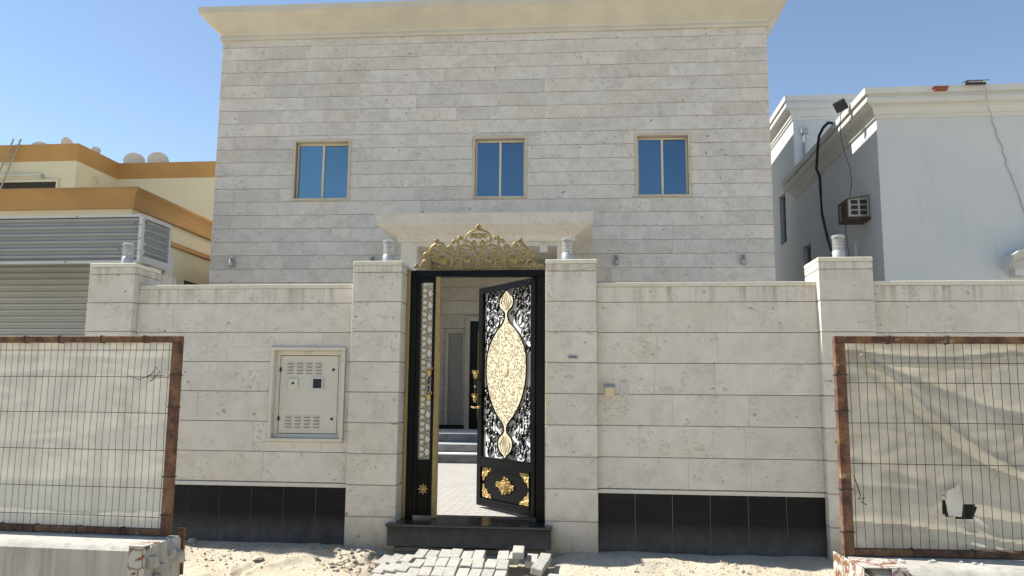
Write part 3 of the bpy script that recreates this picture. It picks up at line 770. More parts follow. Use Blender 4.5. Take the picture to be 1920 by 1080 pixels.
def pull_handle(parent, x, y, sgn, z0, z1, loc_o):
    h = MB(o=loc_o); g2 = MB(o=loc_o)
    yy = y + sgn * .055
    h.tube([(x, yy, z0 + .05), (x, yy, z1 - .05)], .011, 8)
    h.tube([(x, y, z0 + .04), (x, yy, z0 + .04)], .010, 8).tube([(x, y, z1 - .04), (x, yy, z1 - .04)], .010, 8)
    p = h.build('pull_handle', M['black'], parent, smooth=True)
    for zc, s_ in ((z1, .8), (z0, .8), ((z0 + z1) / 2, .4)):
        g2.lathe((x, yy, zc), [(.010 * s_, -.05 * s_), (.020 * s_, -.035 * s_), (.030 * s_, -.010 * s_), (.026 * s_, .012 * s_), (.034 * s_, .026 * s_), (.018 * s_, .044 * s_), (.004, .056 * s_)], 10)
        if s_ > .5:
            for q in range(5):
                a_ = q * 1.257
                g2.tube([(x + .012 * math.cos(a_), yy + .012 * math.sin(a_), zc + .01), (x + .034 * math.cos(a_), yy + .034 * math.sin(a_), zc + .035), (x + .030 * math.cos(a_), yy + .030 * math.sin(a_), zc + .06)], .008, 5, .003)
    g2.build('handle_finial', M['goldbright'], parent, smooth=True)
pull_handle(fix, -1.645, GY - .03, -1, 1.455, 1.70, GL)

# crest over the gate: gold scrollwork
def spiral(cx_, cz_, r, a0, turns, d=1, shrink=0.28, n=None):
    n = n or int(10 * turns) + 3
    return [(cx_ + r * (1 - (1 - shrink) * i / (n - 1)) * math.cos(a0 + d * turns * 2 * math.pi * i / (n - 1)),
             cz_ + r * (1 - (1 - shrink) * i / (n - 1)) * math.sin(a0 + d * turns * 2 * math.pi * i / (n - 1))) for i in range(n)]
def curve(pts, n=6):
    out = []
    P = [Vector((*p, 0)) for p in pts]; P = [2 * P[0] - P[1]] + P + [2 * P[-1] - P[-2]]
    for i in range(1, len(P) - 2):
        for k in range(n):
            t = k / n
            q = 0.5 * ((2 * P[i]) + (-P[i - 1] + P[i + 1]) * t + (2 * P[i - 1] - 5 * P[i] + 4 * P[i + 1] - P[i + 2]) * t * t + (-P[i - 1] + 3 * P[i] - 3 * P[i + 1] + P[i + 2]) * t ** 3)
            out.append((q.x, q.y))
    out.append(pts[-1]); return out
K = 1.0 / 1823.0
def cz_(p): return ((p[0] - 160) * K, (925 - p[1]) * K)
CX, CZ = -1.172, 2.770
crest = gb(); rel = gb()
def stroke(mb, pts, r, r1=None):
    r *= 1.2; r1 = r1 and r1 * 1.2
    for s_ in (1, -1):
        mb.tube([(CX + s_ * x, GY + .005, CZ + z) for x, z in pts], r, 6, r1, flat=1.0, nrm=(0, 1, 0))
def pc(pts, n=6): return curve([cz_(p) for p in pts], n)
def ps(x, y, r, a0, t, d=1, sh=.28): a = cz_((x, y)); return spiral(a[0], a[1], r * K, math.radians(a0), t, d, sh)
stroke(crest, pc([(160, 150), (215, 165), (300, 195), (365, 245), (398, 320), (385, 375), (340, 395)]), .011, .007)
stroke(crest, ps(285, 290, 48, 200, 1.3, -1), .010, .006)
stroke(crest, ps(200, 305, 34, 60, 1.1, 1), .008, .005)
stroke(crest, ps(228, 432, 58, 100, 1.35, -1), .010, .006)
stroke(crest, pc([(160, 480), (185, 500), (230, 495), (290, 440), (350, 375)]), .009, .007)
stroke(crest, pc([(160, 235), (185, 245), (235, 250), (285, 240)]), .008)
stroke(crest, ps(415, 385, 46, 250, .9, -1), .009, .006)
stroke(crest, pc([(165, 690), (180, 640), (215, 575), (290, 500), (400, 462), (490, 475), (545, 530), (545, 600), (500, 650)]), .011, .008)
stroke(crest, ps(472, 575, 78, 20, 1.5, -1), .011, .006)
stroke(crest, pc([(165, 760), (150, 690), (185, 610), (250, 560), (330, 545), (375, 590)]), .010, .006)
stroke(crest, pc([(60, 480), (90, 560), (130, 650), (160, 700), (175, 790), (230, 880), (330, 915), (430, 890), (480, 820), (480, 720), (430, 650), (365, 630)]), .012, .008)
stroke(crest, ps(265, 650, 40, 200, 1.0, 1), .008, .005)
stroke(crest, ps(235, 760, 40, 90, 1.0, -1), .008, .005)
stroke(crest, pc([(480, 700), (530, 680), (590, 690), (630, 650)]), .008)
stroke(crest, ps(585, 690, 48, 240, 1.2, 1), .009, .005)
stroke(crest, pc([(480, 770), (540, 785), (610, 760), (650, 700)]), .009)
stroke(crest, pc([(500, 330), (520, 300), (548, 330), (545, 440), (570, 530), (630, 620), (665, 700), (655, 770), (690, 850), (770, 905), (880, 915), (1000, 880), (1070, 830)]), .012, .009)
stroke(crest, ps(490, 330, 38, 60, 1.0, 1), .010, .006)
stroke(crest, pc([(560, 420), (575, 375), (620, 355), (660, 390), (650, 440)]), .010, .006)
stroke(crest, ps(625, 400, 30, 90, 1.0, -1), .008, .005)
stroke(crest, pc([(655, 560), (660, 490), (700, 460), (745, 490), (768, 560)]), .010, .007)
stroke(crest, ps(700, 530, 45, 80, 1.2, -1), .009, .005)
stroke(crest, pc([(665, 690), (700, 640), (760, 600), (840, 590), (910, 620), (945, 700), (940, 780)]), .011, .008)
stroke(crest, ps(690, 750, 26, 0, 1, 1), .007)
stroke(crest, pc([(815, 590), (808, 500), (840, 430), (900, 408), (985, 430), (1060, 490), (1105, 560), (1110, 620)]), .012, .009)
stroke(crest, ps(965, 365, 32, 250, 1.0, 1), .010, .008)
stroke(crest, pc([(940, 405), (925, 380), (940, 345)]), .010)
stroke(crest, ps(1025, 605, 82, 60, 1.6, -1), .012, .006)
stroke(crest, ps(885, 495, 38, 0, 1.2, 1), .009, .005)
stroke(crest, pc([(950, 480), (1000, 470), (1060, 520)]), .009, .005)
stroke(crest, ps(905, 580, 32, 180, 1.1, 1), .008, .005)
stroke(crest, pc([(1095, 640), (1120, 600), (1170, 600), (1208, 640), (1195, 690)]), .011, .008)
stroke(crest, ps(1160, 670, 32, 60, 1.1, -1), .009, .005)
stroke(crest, pc([(1085, 770), (1130, 735), (1190, 745), (1235, 800), (1262, 870), (1270, 915)]), .012, .009)
stroke(crest, pc([(1100, 700), (1085, 770), (1060, 830)]), .010)
stroke(crest, ps(1180, 850, 45, 120, 1.2, -1), .010, .006)
stroke(crest, ps(995, 745, 42, 180, 1.1, -1), .009, .005)
for (x, y, r, a_) in ((520, 888, 40, 200), (640, 882, 34, -20), (320, 885, 34, 180), (195, 900, 34, 0), (1110, 880, 40, 200), (1350, 865, 42, 200), (900, 870, 30, 180)):
    stroke(crest, ps(x, y, r, a_, 1.25, -1), .009, .005)
stroke(crest, pc([(400, 910), (450, 860), (520, 835), (590, 850), (660, 880)]), .009, .007)
crest.tube([(CX - .655, GY + .005, 2.764), (CX + .665, GY + .005, 2.764)], .008, 6)
fin = cz_((160, 100))
for dx, dz, r_ in ((0, .012, .017), (-.018, -.008, .015), (.018, -.008, .015), (0, -.026, .012)):
    crest.lathe((CX + dx, GY, CZ + fin[1] + dz), [(r_ * .3, -r_), (r_ * .9, -r_ * .45), (r_, 0), (r_ * .9, r_ * .45), (r_ * .3, r_)], 10)
cro = crest.build('crest', M['gold'], gate, smooth=True)
for x, y, r in ((365, 745, 62), (830, 745, 88)):
    c = cz_((x, y))
    for s_ in (1, -1):
        ro = gb(); px, pz = CX + s_ * c[0], CZ + c[1]
        for q in range(16):
            a_ = q * math.pi / 8
            ro.tube([(px + .008 * math.cos(a_), GY - .012, pz + .008 * math.sin(a_)), (px + r * .6 * K * math.cos(a_ + .15), GY - .010, pz + r * .6 * K * math.sin(a_ + .15)), (px + r * K * math.cos(a_ + .35), GY - .002, pz + r * K * math.sin(a_ + .35))], .004, 5, .009)
        ro.lathe((px, GY - .004, pz), [(r * .95 * K, -.004), (r * .95 * K, 0.0)], 16, 'y'); ro.lathe((px, GY - .010, pz), [(.010, 0), (.006, .008)], 8, 'y')
        ro.build('rosette', M['gold'], cro, smooth=True)

# open leaf: local x from hinge to free edge, +y faces the street
leafA = math.atan2(1.15 - .28, -1.25 + .55)
bodyl = MB(); T = .024
bodyl.box(0, .085, -T, T, .29, 2.686).box(1.035, 1.125, -T, T, .29, 2.686)
bodyl.box(.085, 1.035, -T, T, 2.625, 2.686).box(.085, 1.035, -T, T, .718, .812).box(.085, 1.035, -T, T, .29, .368)
leaf = bodyl.build('open_leaf', M['blackpaint'], gate, bevel=.004)
leaf.location = Vector((-0.556, 0.28, 0)) - Vector(GL); leaf.location.z = -GL[2]; leaf.rotation_euler = (0, 0, leafA)
for z_ in (2.612, .806): MB().box(.085, 1.035, T - .002, T + .011, z_, z_ + .014).build('bead_moulding', M['blackpaint'], leaf)
MB().box(.085, 1.035, T - .002, T + .012, .706, .722).box(.085, 1.035, T - .002, T + .012, .362, .376).box(.078, .09, T - .002, T + .010, .376, .706).box(1.03, 1.042, T - .002, T + .010, .376, .706).build('bead_moulding', M['blackpaint'], leaf)
MB().box(.085, 1.035, -T + .004, -T + .010, .812, 2.625).build('backing_panel', M['white_frost'], leaf)
MB().box(.085, 1.035, -.012, .004, .368, .718).build('lower_panel', M['blackpaint'], leaf)
# gold medallion, outline by half-width
HW = [(.823, .02), (.85, .035), (.875, .08), (.91, .12), (.95, .14), (1.0, .142), (1.045, .115), (1.085, .05), (1.115, .028), (1.16, .035), (1.20, .07), (1.25, .14), (1.33, .225), (1.45, .31), (1.6, .372), (1.77, .396), (1.93, .376), (2.06, .305), (2.15, .22), (2.21, .14), (2.255, .07), (2.30, .036), (2.35, .028),
      (2.38, .055), (2.42, .122), (2.47, .142), (2.52, .13), (2.555, .085), (2.58, .05), (2.605, .02)]
mcx = .545
hw = [(a_, b_) for a_, b_ in curve([(w_, z_) for z_, w_ in HW], 3)]
outl = [(mcx + w_, z_) for w_, z_ in hw] + [(mcx - w_, z_) for w_, z_ in reversed(hw)]
med = MB(); nn = len(hw)
vs = []
for w_, z_ in hw: vs += [(mcx - w_, T - .012, z_), (mcx + w_, T - .012, z_), (mcx - w_, T + .002, z_), (mcx + w_, T + .002, z_)]
fs = []
for i in range(nn - 1):
    a_ = 4 * i; b_ = a_ + 4
    fs += [(a_, a_ + 1, b_ + 1, b_), (a_ + 2, b_ + 2, b_ + 3, a_ + 3), (a_, b_, b_ + 2, a_ + 2), (a_ + 1, a_ + 3, b_ + 3, b_ + 1)]
fs += [(0, 2, 3, 1), (4 * nn - 4, 4 * nn - 3, 4 * nn - 1, 4 * nn - 2)]
med.add(vs, fs); mo = med.build('medallion', M['goldpale'], leaf)
rim = MB().tube([(x, T + .002, z) for x, z in outl] + [(outl[0][0], T + .002, outl[0][1])], .011, 5, flat=.7, nrm=(0, 1, 0)); rim.build('medallion_rim', M['blackpaint'], leaf, smooth=True)
def half_w(z):
    for (w0, z0), (w1, z1) in zip(hw, hw[1:]):
        if z0 <= z <= z1: return w0 + (w1 - w0) * (z - z0) / max(1e-6, z1 - z0)
    return 0
fil = MB(); rf = random.Random(4)
for _ in range(1100):
    z = rf.uniform(1.16, 2.26); x = mcx + rf.uniform(-1, 1) * .38
    if abs(x - mcx) > half_w(z) - .018: continue
    fil.tube([(px, T + .005, pz) for px, pz in spiral(x, z, rf.uniform(.008, .013), rf.uniform(0, 6.28), .7, rf.choice((1, -1)), .5, 6)], .0028, 3)
for zc, zt in ((.86, 1.06), (2.585, 2.40)):
    for s_ in (-1, 0, 1):
        fil.tube([(mcx + s_ * .02, T + .004, zt), (mcx + s_ * .10, T + .006, (zc * .45 + zt * .55)), (mcx + s_ * .055, T + .004, zc * .85 + zt * .15)], .008, 5, .004)
        if s_: fil.tube([(mcx, T + .004, zt), (mcx + s_ * .045, T + .006, (zc + zt) / 2), (mcx + s_ * .008, T + .004, zc)], .007, 5, .004)
fil.lathe((mcx, T + .004, 1.74), [(.055, 0), (.05, -.008), (.02, -.014)], 14, 'y')
fob = stuff(fil.build('filigree', M['goldfil'], leaf, smooth=True))
# black arabesques round the medallion
lat = MB(); lat2 = MB(); rl = random.Random(21)
def inside(x, z, m=.0): return abs(x - mcx) < half_w(z) + m
placed = []
tries = 0
while tries < 9000 and len(placed) < 220:
    tries += 1
    x = rl.uniform(.10, mcx); z = rl.uniform(.835, 2.60); r = rl.choice((.095, .08, .065, .05, .036))
    if x - r < .085 or z - r < .815 or z + r > 2.625: continue
    if any(inside(x + r * .9 * math.cos(q), z + r * .9 * math.sin(q), .002) for q in (0, .8, 1.57, 2.4, 3.14, 3.9, 4.7, 5.5)): continue
    if x + r > mcx: continue
    if any((x - a_) ** 2 + (z - b_) ** 2 < (0.86 * (r + c_)) ** 2 for a_, b_, c_ in placed): continue
    placed.append((x, z, r))
for (x, z, r) in placed:
    a0 = rl.uniform(0, 6.28); t_ = rl.uniform(1.1, 1.6); d_ = rl.choice((1, -1))
    sp1 = spiral(x, z, r, a0, t_, d_, .22, int(9 * t_) + 3)
    tail = [(x + r * 1.7 * math.cos(a0 - d_ * .9), z + r * 1.7 * math.sin(a0 - d_ * .9)), (x + r * 1.25 * math.cos(a0 - d_ * .4), z + r * 1.25 * math.sin(a0 - d_ * .4))]
    pts = [p for p in tail + sp1 if .07 < p[0] <= mcx + .01 and .80 < p[1] < 2.64]
    for s_, lt in ((1, lat), (-1, lat2)):
        lt.tube([(px if s_ == 1 else 2 * mcx - px, .006, pz) for px, pz in pts], .0098 if r > .045 else .0075, 5, .005, flat=1.2, nrm=(0, 1, 0))
for lt in (lat, lat2): stuff(lt.build('lattice', M['blackpaint'], leaf, smooth=True))
# lower panel: gold corners and diamond rosette
for sx, sz in ((1, 1), (-1, 1), (1, -1), (-1, -1)):
    cxn, czn = (.10 if sx == 1 else 1.02), (.385 if sz == 1 else .70)
    pts = [(0, 0), (.19, 0), (.165, .035), (.12, .045), (.095, .085), (.05, .095), (.035, .135), (0, .145)]
    pp = [(cxn + sx * a_, czn + sz * b_) for a_, b_ in pts]
    cmb = MB().prism(pp, .0045, .012)
    for _ in range(9):
        a_, b_ = rl.uniform(.012, .13), rl.uniform(.012, .09)
        if a_ / .19 + b_ / .14 > .85: continue
        cmb.tube([(px, .014, pz) for px, pz in spiral(cxn + sx * a_, czn + sz * b_, .017, rl.uniform(0, 6), 1, 1, .3, 8)], .005, 4)
    cmb.build('corner_ornament', M['goldbright'], leaf)
dm = MB(); dcx, dcz = .56, .537
for q in range(40):
    a_ = rl.uniform(0, 6.28); t_ = rl.uniform(0, 1) ** .6
    k = 1 / (abs(math.cos(a_)) / .20 + abs(math.sin(a_)) / .105)
    dm.tube([(px, .012 + .02 * (1 - t_), pz) for px, pz in spiral(dcx + t_ * k * .85 * math.cos(a_), dcz + t_ * k * .85 * math.sin(a_), .024, rl.uniform(0, 6), 1.1, rl.choice((1, -1)), .3, 9)], .0075, 5, .005)
dm.prism([(dcx + .17, dcz), (dcx + .07, dcz + .05), (dcx, dcz + .085), (dcx - .07, dcz + .05), (dcx - .17, dcz), (dcx - .07, dcz - .05), (dcx, dcz - .085), (dcx + .07, dcz - .05)], .0045, .014)
dm.build('diamond_ornament', M['goldbright'], leaf, smooth=True)
pull_handle(leaf, 1.085, T, 1, 1.44, 1.70, (0, 0, 0))
pull_handle(leaf, 1.10, -T, -1, 1.44, 1.70, (0, 0, 0))
MB().tube([(1.08, T, 1.345), (1.08, T + .05, 1.345), (1.12, T + .06, 1.345), (1.17, T + .05, 1.352)], .009, 6).build('lever', M['goldbright'], leaf, smooth=True)
MB().lathe((1.08, T + .02, 1.345), [(.02, 0), (.02, .02)], 10, 'y').build('lever_rose', M['goldbright'], leaf)

# ------------------------------------------------------------------ loose pavers in front of the step
pv = MB().box(-.05, .05, -.1, .1, -.03, .03).mesh('paving_block')
bm = bmesh.new(); bm.from_mesh(pv); bmesh.ops.bevel(bm, geom=bm.edges[:], offset=.005, segments=1, affect='EDGES'); bm.to_mesh(pv); bm.free()
pv.materials.append(M['paver'])
rp = random.Random(5)
def paver(x, y, z, rx=0, ry=0, rz=0, label=None, group=None):
    o = bpy.data.objects.new('paving_block', pv); COL.objects.link(o); o.location = (x, y, z); o.rotation_euler = (rx, ry, rz)
    return tag(o, label, 'paving block', group)
SL = math.radians(9)
ORD = 'first second third fourth fifth sixth seventh eighth ninth tenth eleventh twelfth thirteenth'.split()
for r in range(3):
    nth = -1
    for c in range(14):
        x = -1.83 + c * .1075 + rp.uniform(-.006, .006) - (.05, .03, .03)[r]
        y = -.40 - r * .205 + rp.uniform(-.012, .012) - (.07 if c < 3 else 0)
        if r == 0 and c in (9, 12, 13): continue
        if r == 1 and c in (11, 12, 13): continue
        if r == 2 and c > 10: continue
        nth += 1
        z = .030 - (.012 if r == 2 else 0) - math.tan(SL) * (-.40 - y) - 0.012 * max(0, 4 - c) + rp.uniform(-.004, .006)
        lean = rp.uniform(-.04, .04) + (.10 * (5 - c) / 5 if c < 5 else 0)
        lab = ORD[nth] + (' block from the left in the back row of loose pavers below the step', ' block from the left in the middle row of the loose paver ramp', ' block from the left in the sandy front row of loose pavers')[r] if nth else ('leftmost block in the back row of loose pavers below the step', 'leftmost block in the middle row of the loose paver ramp', 'leftmost block in the sandy front row of loose pavers')[r]
        paver(x, y, z, SL + rp.uniform(-.05, .05), lean, rp.uniform(-.05, .05) - (.22 * (4 - c) / 4 if c < 4 else 0), lab, ('back row of loose paving blocks', 'middle row of loose paving blocks', 'front row of loose paving blocks')[r])
paver(-.662, -.47, .098, .12, .02, .03, 'grey paving block lying on top of the others near the right end of the ramp')
paver(-.545, -.43, .020, SL, .03, -.05, 'grey paving block half shaded by the block lying on top')
paver(-.435, -.42, .022, SL + .05, .06, -.12, 'grey paving block at the right end of the back row beside the sand')
paver(-.468, -.62, .005, SL + .06, .20, -.16, 'grey paving block tilted to the right in the gap of the middle row')
paver(-.285, -.70, ground_h(-.285, -.70) + .028, .03, .02, 1.52, 'single grey paving block lying crosswise on the sand right of the ramp')

# stones
def stone(x, y, r, lab, seed, grp=None, sq=.7):
    z = ground_h(x, y)
    return tag(MB().rock((0, 0, 0), r, seed, sq).build('loose_stone', M['rock'], loc=(x, y, z + r * .35)), lab, 'stone', grp)
stone(-3.905, -0.07, .055, 'rounded stone against the black plinth near the left fence', 1)
stone(-3.07, -0.46, .055, 'flat dark edged stone lying alone on the pale sand', 2, None, .4)
stone(-2.52, -0.44, .035, 'small stone on the sand before the left gate pillar', 3)
rr = random.Random(8)
rub = MB()
for n_, x0, x1, y0, y1, r0, r1 in ((46, -2.42, -1.93, -.62, -.12, .012, .03), (50, -4.0, -2.4, -.62, -.12, .008, .022), (34, -.3, 1.6, -.7, -.12, .008, .020)):
    for i in range(n_):
        x, y, r_ = rr.uniform(x0, x1), rr.uniform(y0, y1), rr.uniform(r0, r1)
        rub.rock((x, y, ground_h(x, y) + r_ * .3), r_, 400 + i, .7)
stuff(rub.build('rubble', M['rock']))
deb = MB()
for i in range(34):
    if i < 22: x, y = rr.uniform(-2.45, -1.9), rr.uniform(-.75, -.2)
    else: x, y = rr.uniform(-4.1, 1.3), rr.uniform(-.9, -.2)
    if -1.95 < x < -.3: continue
    a_, l_ = rr.uniform(0, 3.14), rr.uniform(.02, .065); z = ground_h(x, y) + .008
    deb.tube([(x - l_ * math.cos(a_), y - l_ * math.sin(a_), z), (x + l_ * math.cos(a_), y + l_ * math.sin(a_), z + rr.uniform(-.004, .03))], rr.uniform(.003, .006), 4)
stuff(deb.build('debris', plain_mat('dry_splinters', (0.30, 0.22, 0.13), 0.9, tone=0.4)))
gvl = MB()
for i in range(1500):
    x = rr.uniform(-4.4, 2.2); y = -.1 - abs(rr.gauss(0, .38))
    if y < -1.7 or (-1.98 < x < -.25 and y > -1.1): continue
    r_ = rr.uniform(.003, .010)
    z = ground_h(x, y) + r_ * .2
    gvl.add([(x - r_, y, z), (x + r_, y + r_ * .3, z), (x, y + r_, z), (x, y - r_ * .8, z), (x, y, z + r_ * .9)], [(0, 3, 4), (3, 1, 4), (1, 2, 4), (2, 0, 4)])
stuff(gvl.build('gravel', M['rock']))

# ------------------------------------------------------------------ roadside barriers: concrete block + mesh panel with shade cloth
def polyline_fold(s, z, pts, w):
    best = 1e9
    for (a0, b0), (a1, b1) in zip(pts, pts[1:]):
        dx, dz = a1 - a0, b1 - b0; L2 = dx * dx + dz * dz
        t = max(0, min(1, ((s - a0) * dx + (z - b0) * dz) / L2))
        best = min(best, math.hypot(s - a0 - t * dx, z - b0 - t * dz))
    return math.exp(-(best / w) ** 1.2)

def fence(loc, rz, length, sgn, zb, zt, tmat, lab, cat_lab, folds, hole, hw_, pitch_v, pw, lean=0.0, seed=0):
    # local x runs along the panel away from the gate side; sgn mirrors it
    t = thing('mesh_fence', lab, 'mesh fence', loc, rz, 'mesh fence panels on the concrete barriers')
    rn = random.Random(seed); X = lambda s: sgn * s
    def bar(s0, s1, y0, y1, z0, z1): return (min(X(s0), X(s1)), max(X(s0), X(s1)), y0, y1, z0, z1)
    MB().box(*bar(0, pw, -.022, .022, zb, zt - .041)).build('post', M['rust'], t, bevel=.003)
    s = 0.0; k = 0
    MB().box(*bar(0, length, -.022, .022, zt - .04, zt)).build('top_rail', M['rust'], t, bevel=.003)
    MB().box(*bar(pw + .001, length, -.022, .022, zb, zb + .036)).build('bottom_rail', M['rust'], t, bevel=.003)
    for s_ in ([.25, .55, .85, 1.1] if sgn < 0 else [.30, .62]):
        MB().box(*bar(s_, s_ + .008, -.026, .026, zt - .044, zt + .004)).build('tie_wire', M['darkwire'], t)
        MB().box(*bar(s_ + .07, s_ + .078, -.026, .026, zb - .004, zb + .041)).build('tie_wire', M['darkwire'], t)
    for zz in (zb + .12, zb + .35, zb + .78, zb + .98): MB().box(*bar(-.004, pw + .004, -.026, .026, zz, zz + .007)).build('tie_wire', M['darkwire'], t)
    s = pw + .018
    while s < length:
        j = [rn.gauss(0, .0022) for _ in range(7)]
        pts = [(X(s + j[i]), -.010 + .004 * math.sin(3 * s + i), zb + .02 + (zt - zb - .06) * i / 6) for i in range(7)]
        MB().tube(pts, .0017, 4).build('wire', M['darkwire'], t)
        s += pitch_v
    for zz in hw_:
        j = rn.uniform(-.004, .004)
        pts = [(X(pw + (length - pw) * i / 8), -.015, zz + j * math.sin(i * .8)) for i in range(9)]
        MB().tube(pts, .0019, 4).build('cross_wire', M['darkwire'], t)
    # cloth
    rough_k = 2.2 if hole else 1.5
    ns, nz = int(length / .012), int((zt - zb - .03) / .012)
    vs = []; fs = []
    s0 = pw * .35
    for jz in range(nz + 1):
        z = zb + .018 + (zt - zb - .045) * jz / nz
        for i in range(ns + 1):
            s = s0 + (length - s0) * i / ns
            d = .004 * rough_k * abs(mnoise.noise(Vector((s * 5 + z * 4, z * 11 - s * 3, seed + 8)))) + .012 * mnoise.noise(Vector((s * 2.2, z * 3.0, seed))) + .004 * mnoise.noise(Vector((s * 9, z * 5, seed + 4)))
            for pts, w, amp in folds: d += .75 * amp * polyline_fold(s, z, pts, w)
            edge = min(1, (s - s0) / .05) * min(1, (zt - .02 - z) / .04 + .25) * min(1, (z - zb) / .06 + .2)
            vs.append((X(s + (.012 * mnoise.noise(Vector((z * 9, 2, seed))) if i < 2 else 0)), .016 + max(-.02, d * edge + .008), z))
    def inhole(i, jz):
        if not hole: return False
        s = s0 + (length - s0) * (i + .5) / ns; z = zb + .018 + (zt - zb - .045) * (jz + .5) / nz
        c = False; n = len(hole)
        for q in range(n):
            (x0, y0), (x1, y1) = hole[q], hole[(q + 1) % n]
            if (y0 > z) != (y1 > z) and s < (x1 - x0) * (z - y0) / (y1 - y0) + x0: c = not c
        return c
    for jz in range(nz):
        for i in range(ns):
            if inhole(i, jz): continue
            a = jz * (ns + 1) + i; fs.append((a, a + 1, a + ns + 2, a + ns + 1))
    MB().add(vs, fs).build('shade_cloth', tmat, t, smooth=True)
    return t
LFZ0, LFZ1 = .607, 1.838
leftf = fence((-2.598, -2.95, 0), -0.05, 2.6, -1, LFZ0, LFZ1, M['tarp_pale'], 'rusty mesh fence with pale taut shade cloth at the left', '',
      [([(.15, 1.70), (2.6, 1.735)], .03, .006), ([(.1, .76), (.7, .74), (2.6, .79)], .04, -.014), ([(.1, .69), (2.6, .72)], .03, .014), ([(.8, 1.62), (1.4, 1.60), (2.6, 1.63)], .06, .012),
       ([(.05, 1.3), (1.2, 1.15), (2.6, 1.1)], .10, .012), ([(.2, .95), (1.3, .90), (2.6, .93)], .07, .014), ([(.05, 1.66), (.3, 1.5)], .02, -.006)],
      None, (1.748, 1.576, 1.350, 1.120, .890, .713), .0465, .058, seed=3)
RZ0, RZ1 = .627, 1.83
rightf = fence((1.366, -3.10, 0), 0.037, 2.6, 1, RZ0, RZ1, M['tarp_dirty'], 'rusty mesh fence with torn sagging dirty shade cloth at the right', '',
      [([(.07, 1.76), (.35, 1.725), (.65, 1.715), (1.0, 1.75), (1.5, 1.70)], .018, .030), ([(.07, 1.76), (.3, 1.69), (.6, 1.69), (1.1, 1.72)], .03, -.028),
       ([(.08, 1.75), (.25, 1.60), (.45, 1.40), (.65, 1.22), (.85, 1.10), (1.2, .98)], .026, .05), ([(.16, 1.72), (.34, 1.58), (.55, 1.38), (.78, 1.20), (1.0, 1.08)], .022, -.035),
       ([(.10, 1.76), (.5, 1.58), (.85, 1.44), (1.3, 1.36)], .03, .030), ([(.14, 1.72), (.6, 1.48), (1.0, 1.35)], .03, -.02),
       ([(.08, .80), (.35, .785), (.62, .755), (.85, .71), (1.1, .68)], .016, .045), ([(.3, .74), (.62, .70), (.9, .66)], .03, -.03),
       ([(.60, .875), (.75, .84), (1.1, .79), (1.6, .78)], .03, .05), ([(.62, .95), (.9, .87), (1.4, .86)], .05, -.03),
       ([(.1, 1.15), (.4, 1.05), (.6, .99)], .04, .02), ([(.1, 1.0), (.45, .98)], .02, .012)],
      [(.565, .845), (.60, .832), (.725, .825), (.74, .865), (.728, .905), (.655, .91), (.635, .845), (.60, .845), (.585, .985), (.555, .955), (.552, .90)],
      (1.677, 1.566, 1.343, 1.122), .0485, .058, seed=9)
# torn flap hanging in the hole
fl_ = MB()
fl_.add([(.556, -.004, .955), (.575, -.012, .98), (.612, -.02, 1.0), (.64, -.004, 1.02), (.662, .002, .93), (.635, -.02, .842), (.565, -.024, .848), (.560, -.02, .90)], [(0, 1, 7), (1, 2, 6, 7), (2, 3, 4, 5, 6)])
fl_.build('torn_flap', M['tarp_pale'], rightf)
MB().tube([(.07, -.02, 1.06), (.085, -.03, 1.0), (.10, -.03, .95), (.085, -.03, .93), (.12, -.035, .94), (.10, -.03, .915), (.13, -.03, .90)], .003, 4).build('tie_wire', M['darkwire'], rightf)
MB().tube([(-.21, -.02, 1.58), (-.17, -.035, 1.60), (-.15, -.03, 1.64), (-.13, -.02, 1.61), (-.18, -.03, 1.55)], .003, 4).build('tie_wire', M['black'], leftf)
MB().tube([(-.34, -.02, 1.585), (-.26, -.03, 1.56), (-.2, -.03, 1.585), (-.1, -.02, 1.585)], .0018, 4).build('tie_wire', M['black'], leftf)

def barrier(loc, rz, sgn, top, lab, seed):
    t = thing('concrete_barrier', lab, 'concrete barrier', loc, rz, 'concrete barriers along the road')
    rn = random.Random(seed); secs = []
    L = 2.7
    sv = [.0, .012, .03] + [.06 + .04 * i for i in range(67)]
    for i, s in enumerate(sv):
        chip = .018 * max(0, mnoise.noise(Vector((s * 9, seed, 1))) - .25) + (.03 * max(0, mnoise.noise(Vector((s * 23, seed, 5))) - .45))
        rg = .02 * mnoise.noise(Vector((s * 40, seed, 2))) if i < 3 else 0
        prof = [(-.335, top - .09), (-.335 + chip, top - .03), (-.315 + chip * .5, top - .012), (-.30, top), (.03, top), (.05, top - .02), (.06, top - .35), (.10, -.15), (-.36, -.15), (-.336 + rg, top - .35)]
        secs.append([(sgn * (s + (rn.uniform(-.02, .02) if i == 0 else 0)), y, z) for y, z in prof])
    MB().ring(secs).build('concrete_block', M['concrete'], t, smooth=True)
    return t
bl = barrier((-2.545, -2.95, 0), -0.05, -1, .600, 'grey concrete barrier with a flaking steel end plate under the pale fence', 2)
MB().box(-.10, .004, -.345, -.338, .20, .597).box(-.10, .004, -.345, -.20, .5985, .605).build('end_plate', M['wornplate'], bl, bevel=.002)
MB().box(-.05, .0, .075, .083, .36, .64).box(-.007, .0, .062, .075, .36, .64).build('steel_angle', M['rust'], bl)
rk = MB()
for i in range(26): rk.rock((-.02 + rr.uniform(-.02, .015), -.30 + rr.uniform(0, .30), .56 - rr.uniform(0, .5)), rr.uniform(.03, .075), 200 + i, 1)
rk.build('broken_end', M['concrete'], bl)
br_ = barrier((1.40, -3.10, 0), 0.037, 1, .622, 'pale concrete barrier with a hollow rusty steel end under the torn fence', 6)
e = MB().box(-.05, -.043, -.345, .12, .15, .625).box(-.043, .165, -.345, -.12, .6255, .632).box(.09, .17, -.352, -.346, .15, .625)
e.build('steel_channel', M['wornplate'], br_, bevel=.002)
rk = MB()
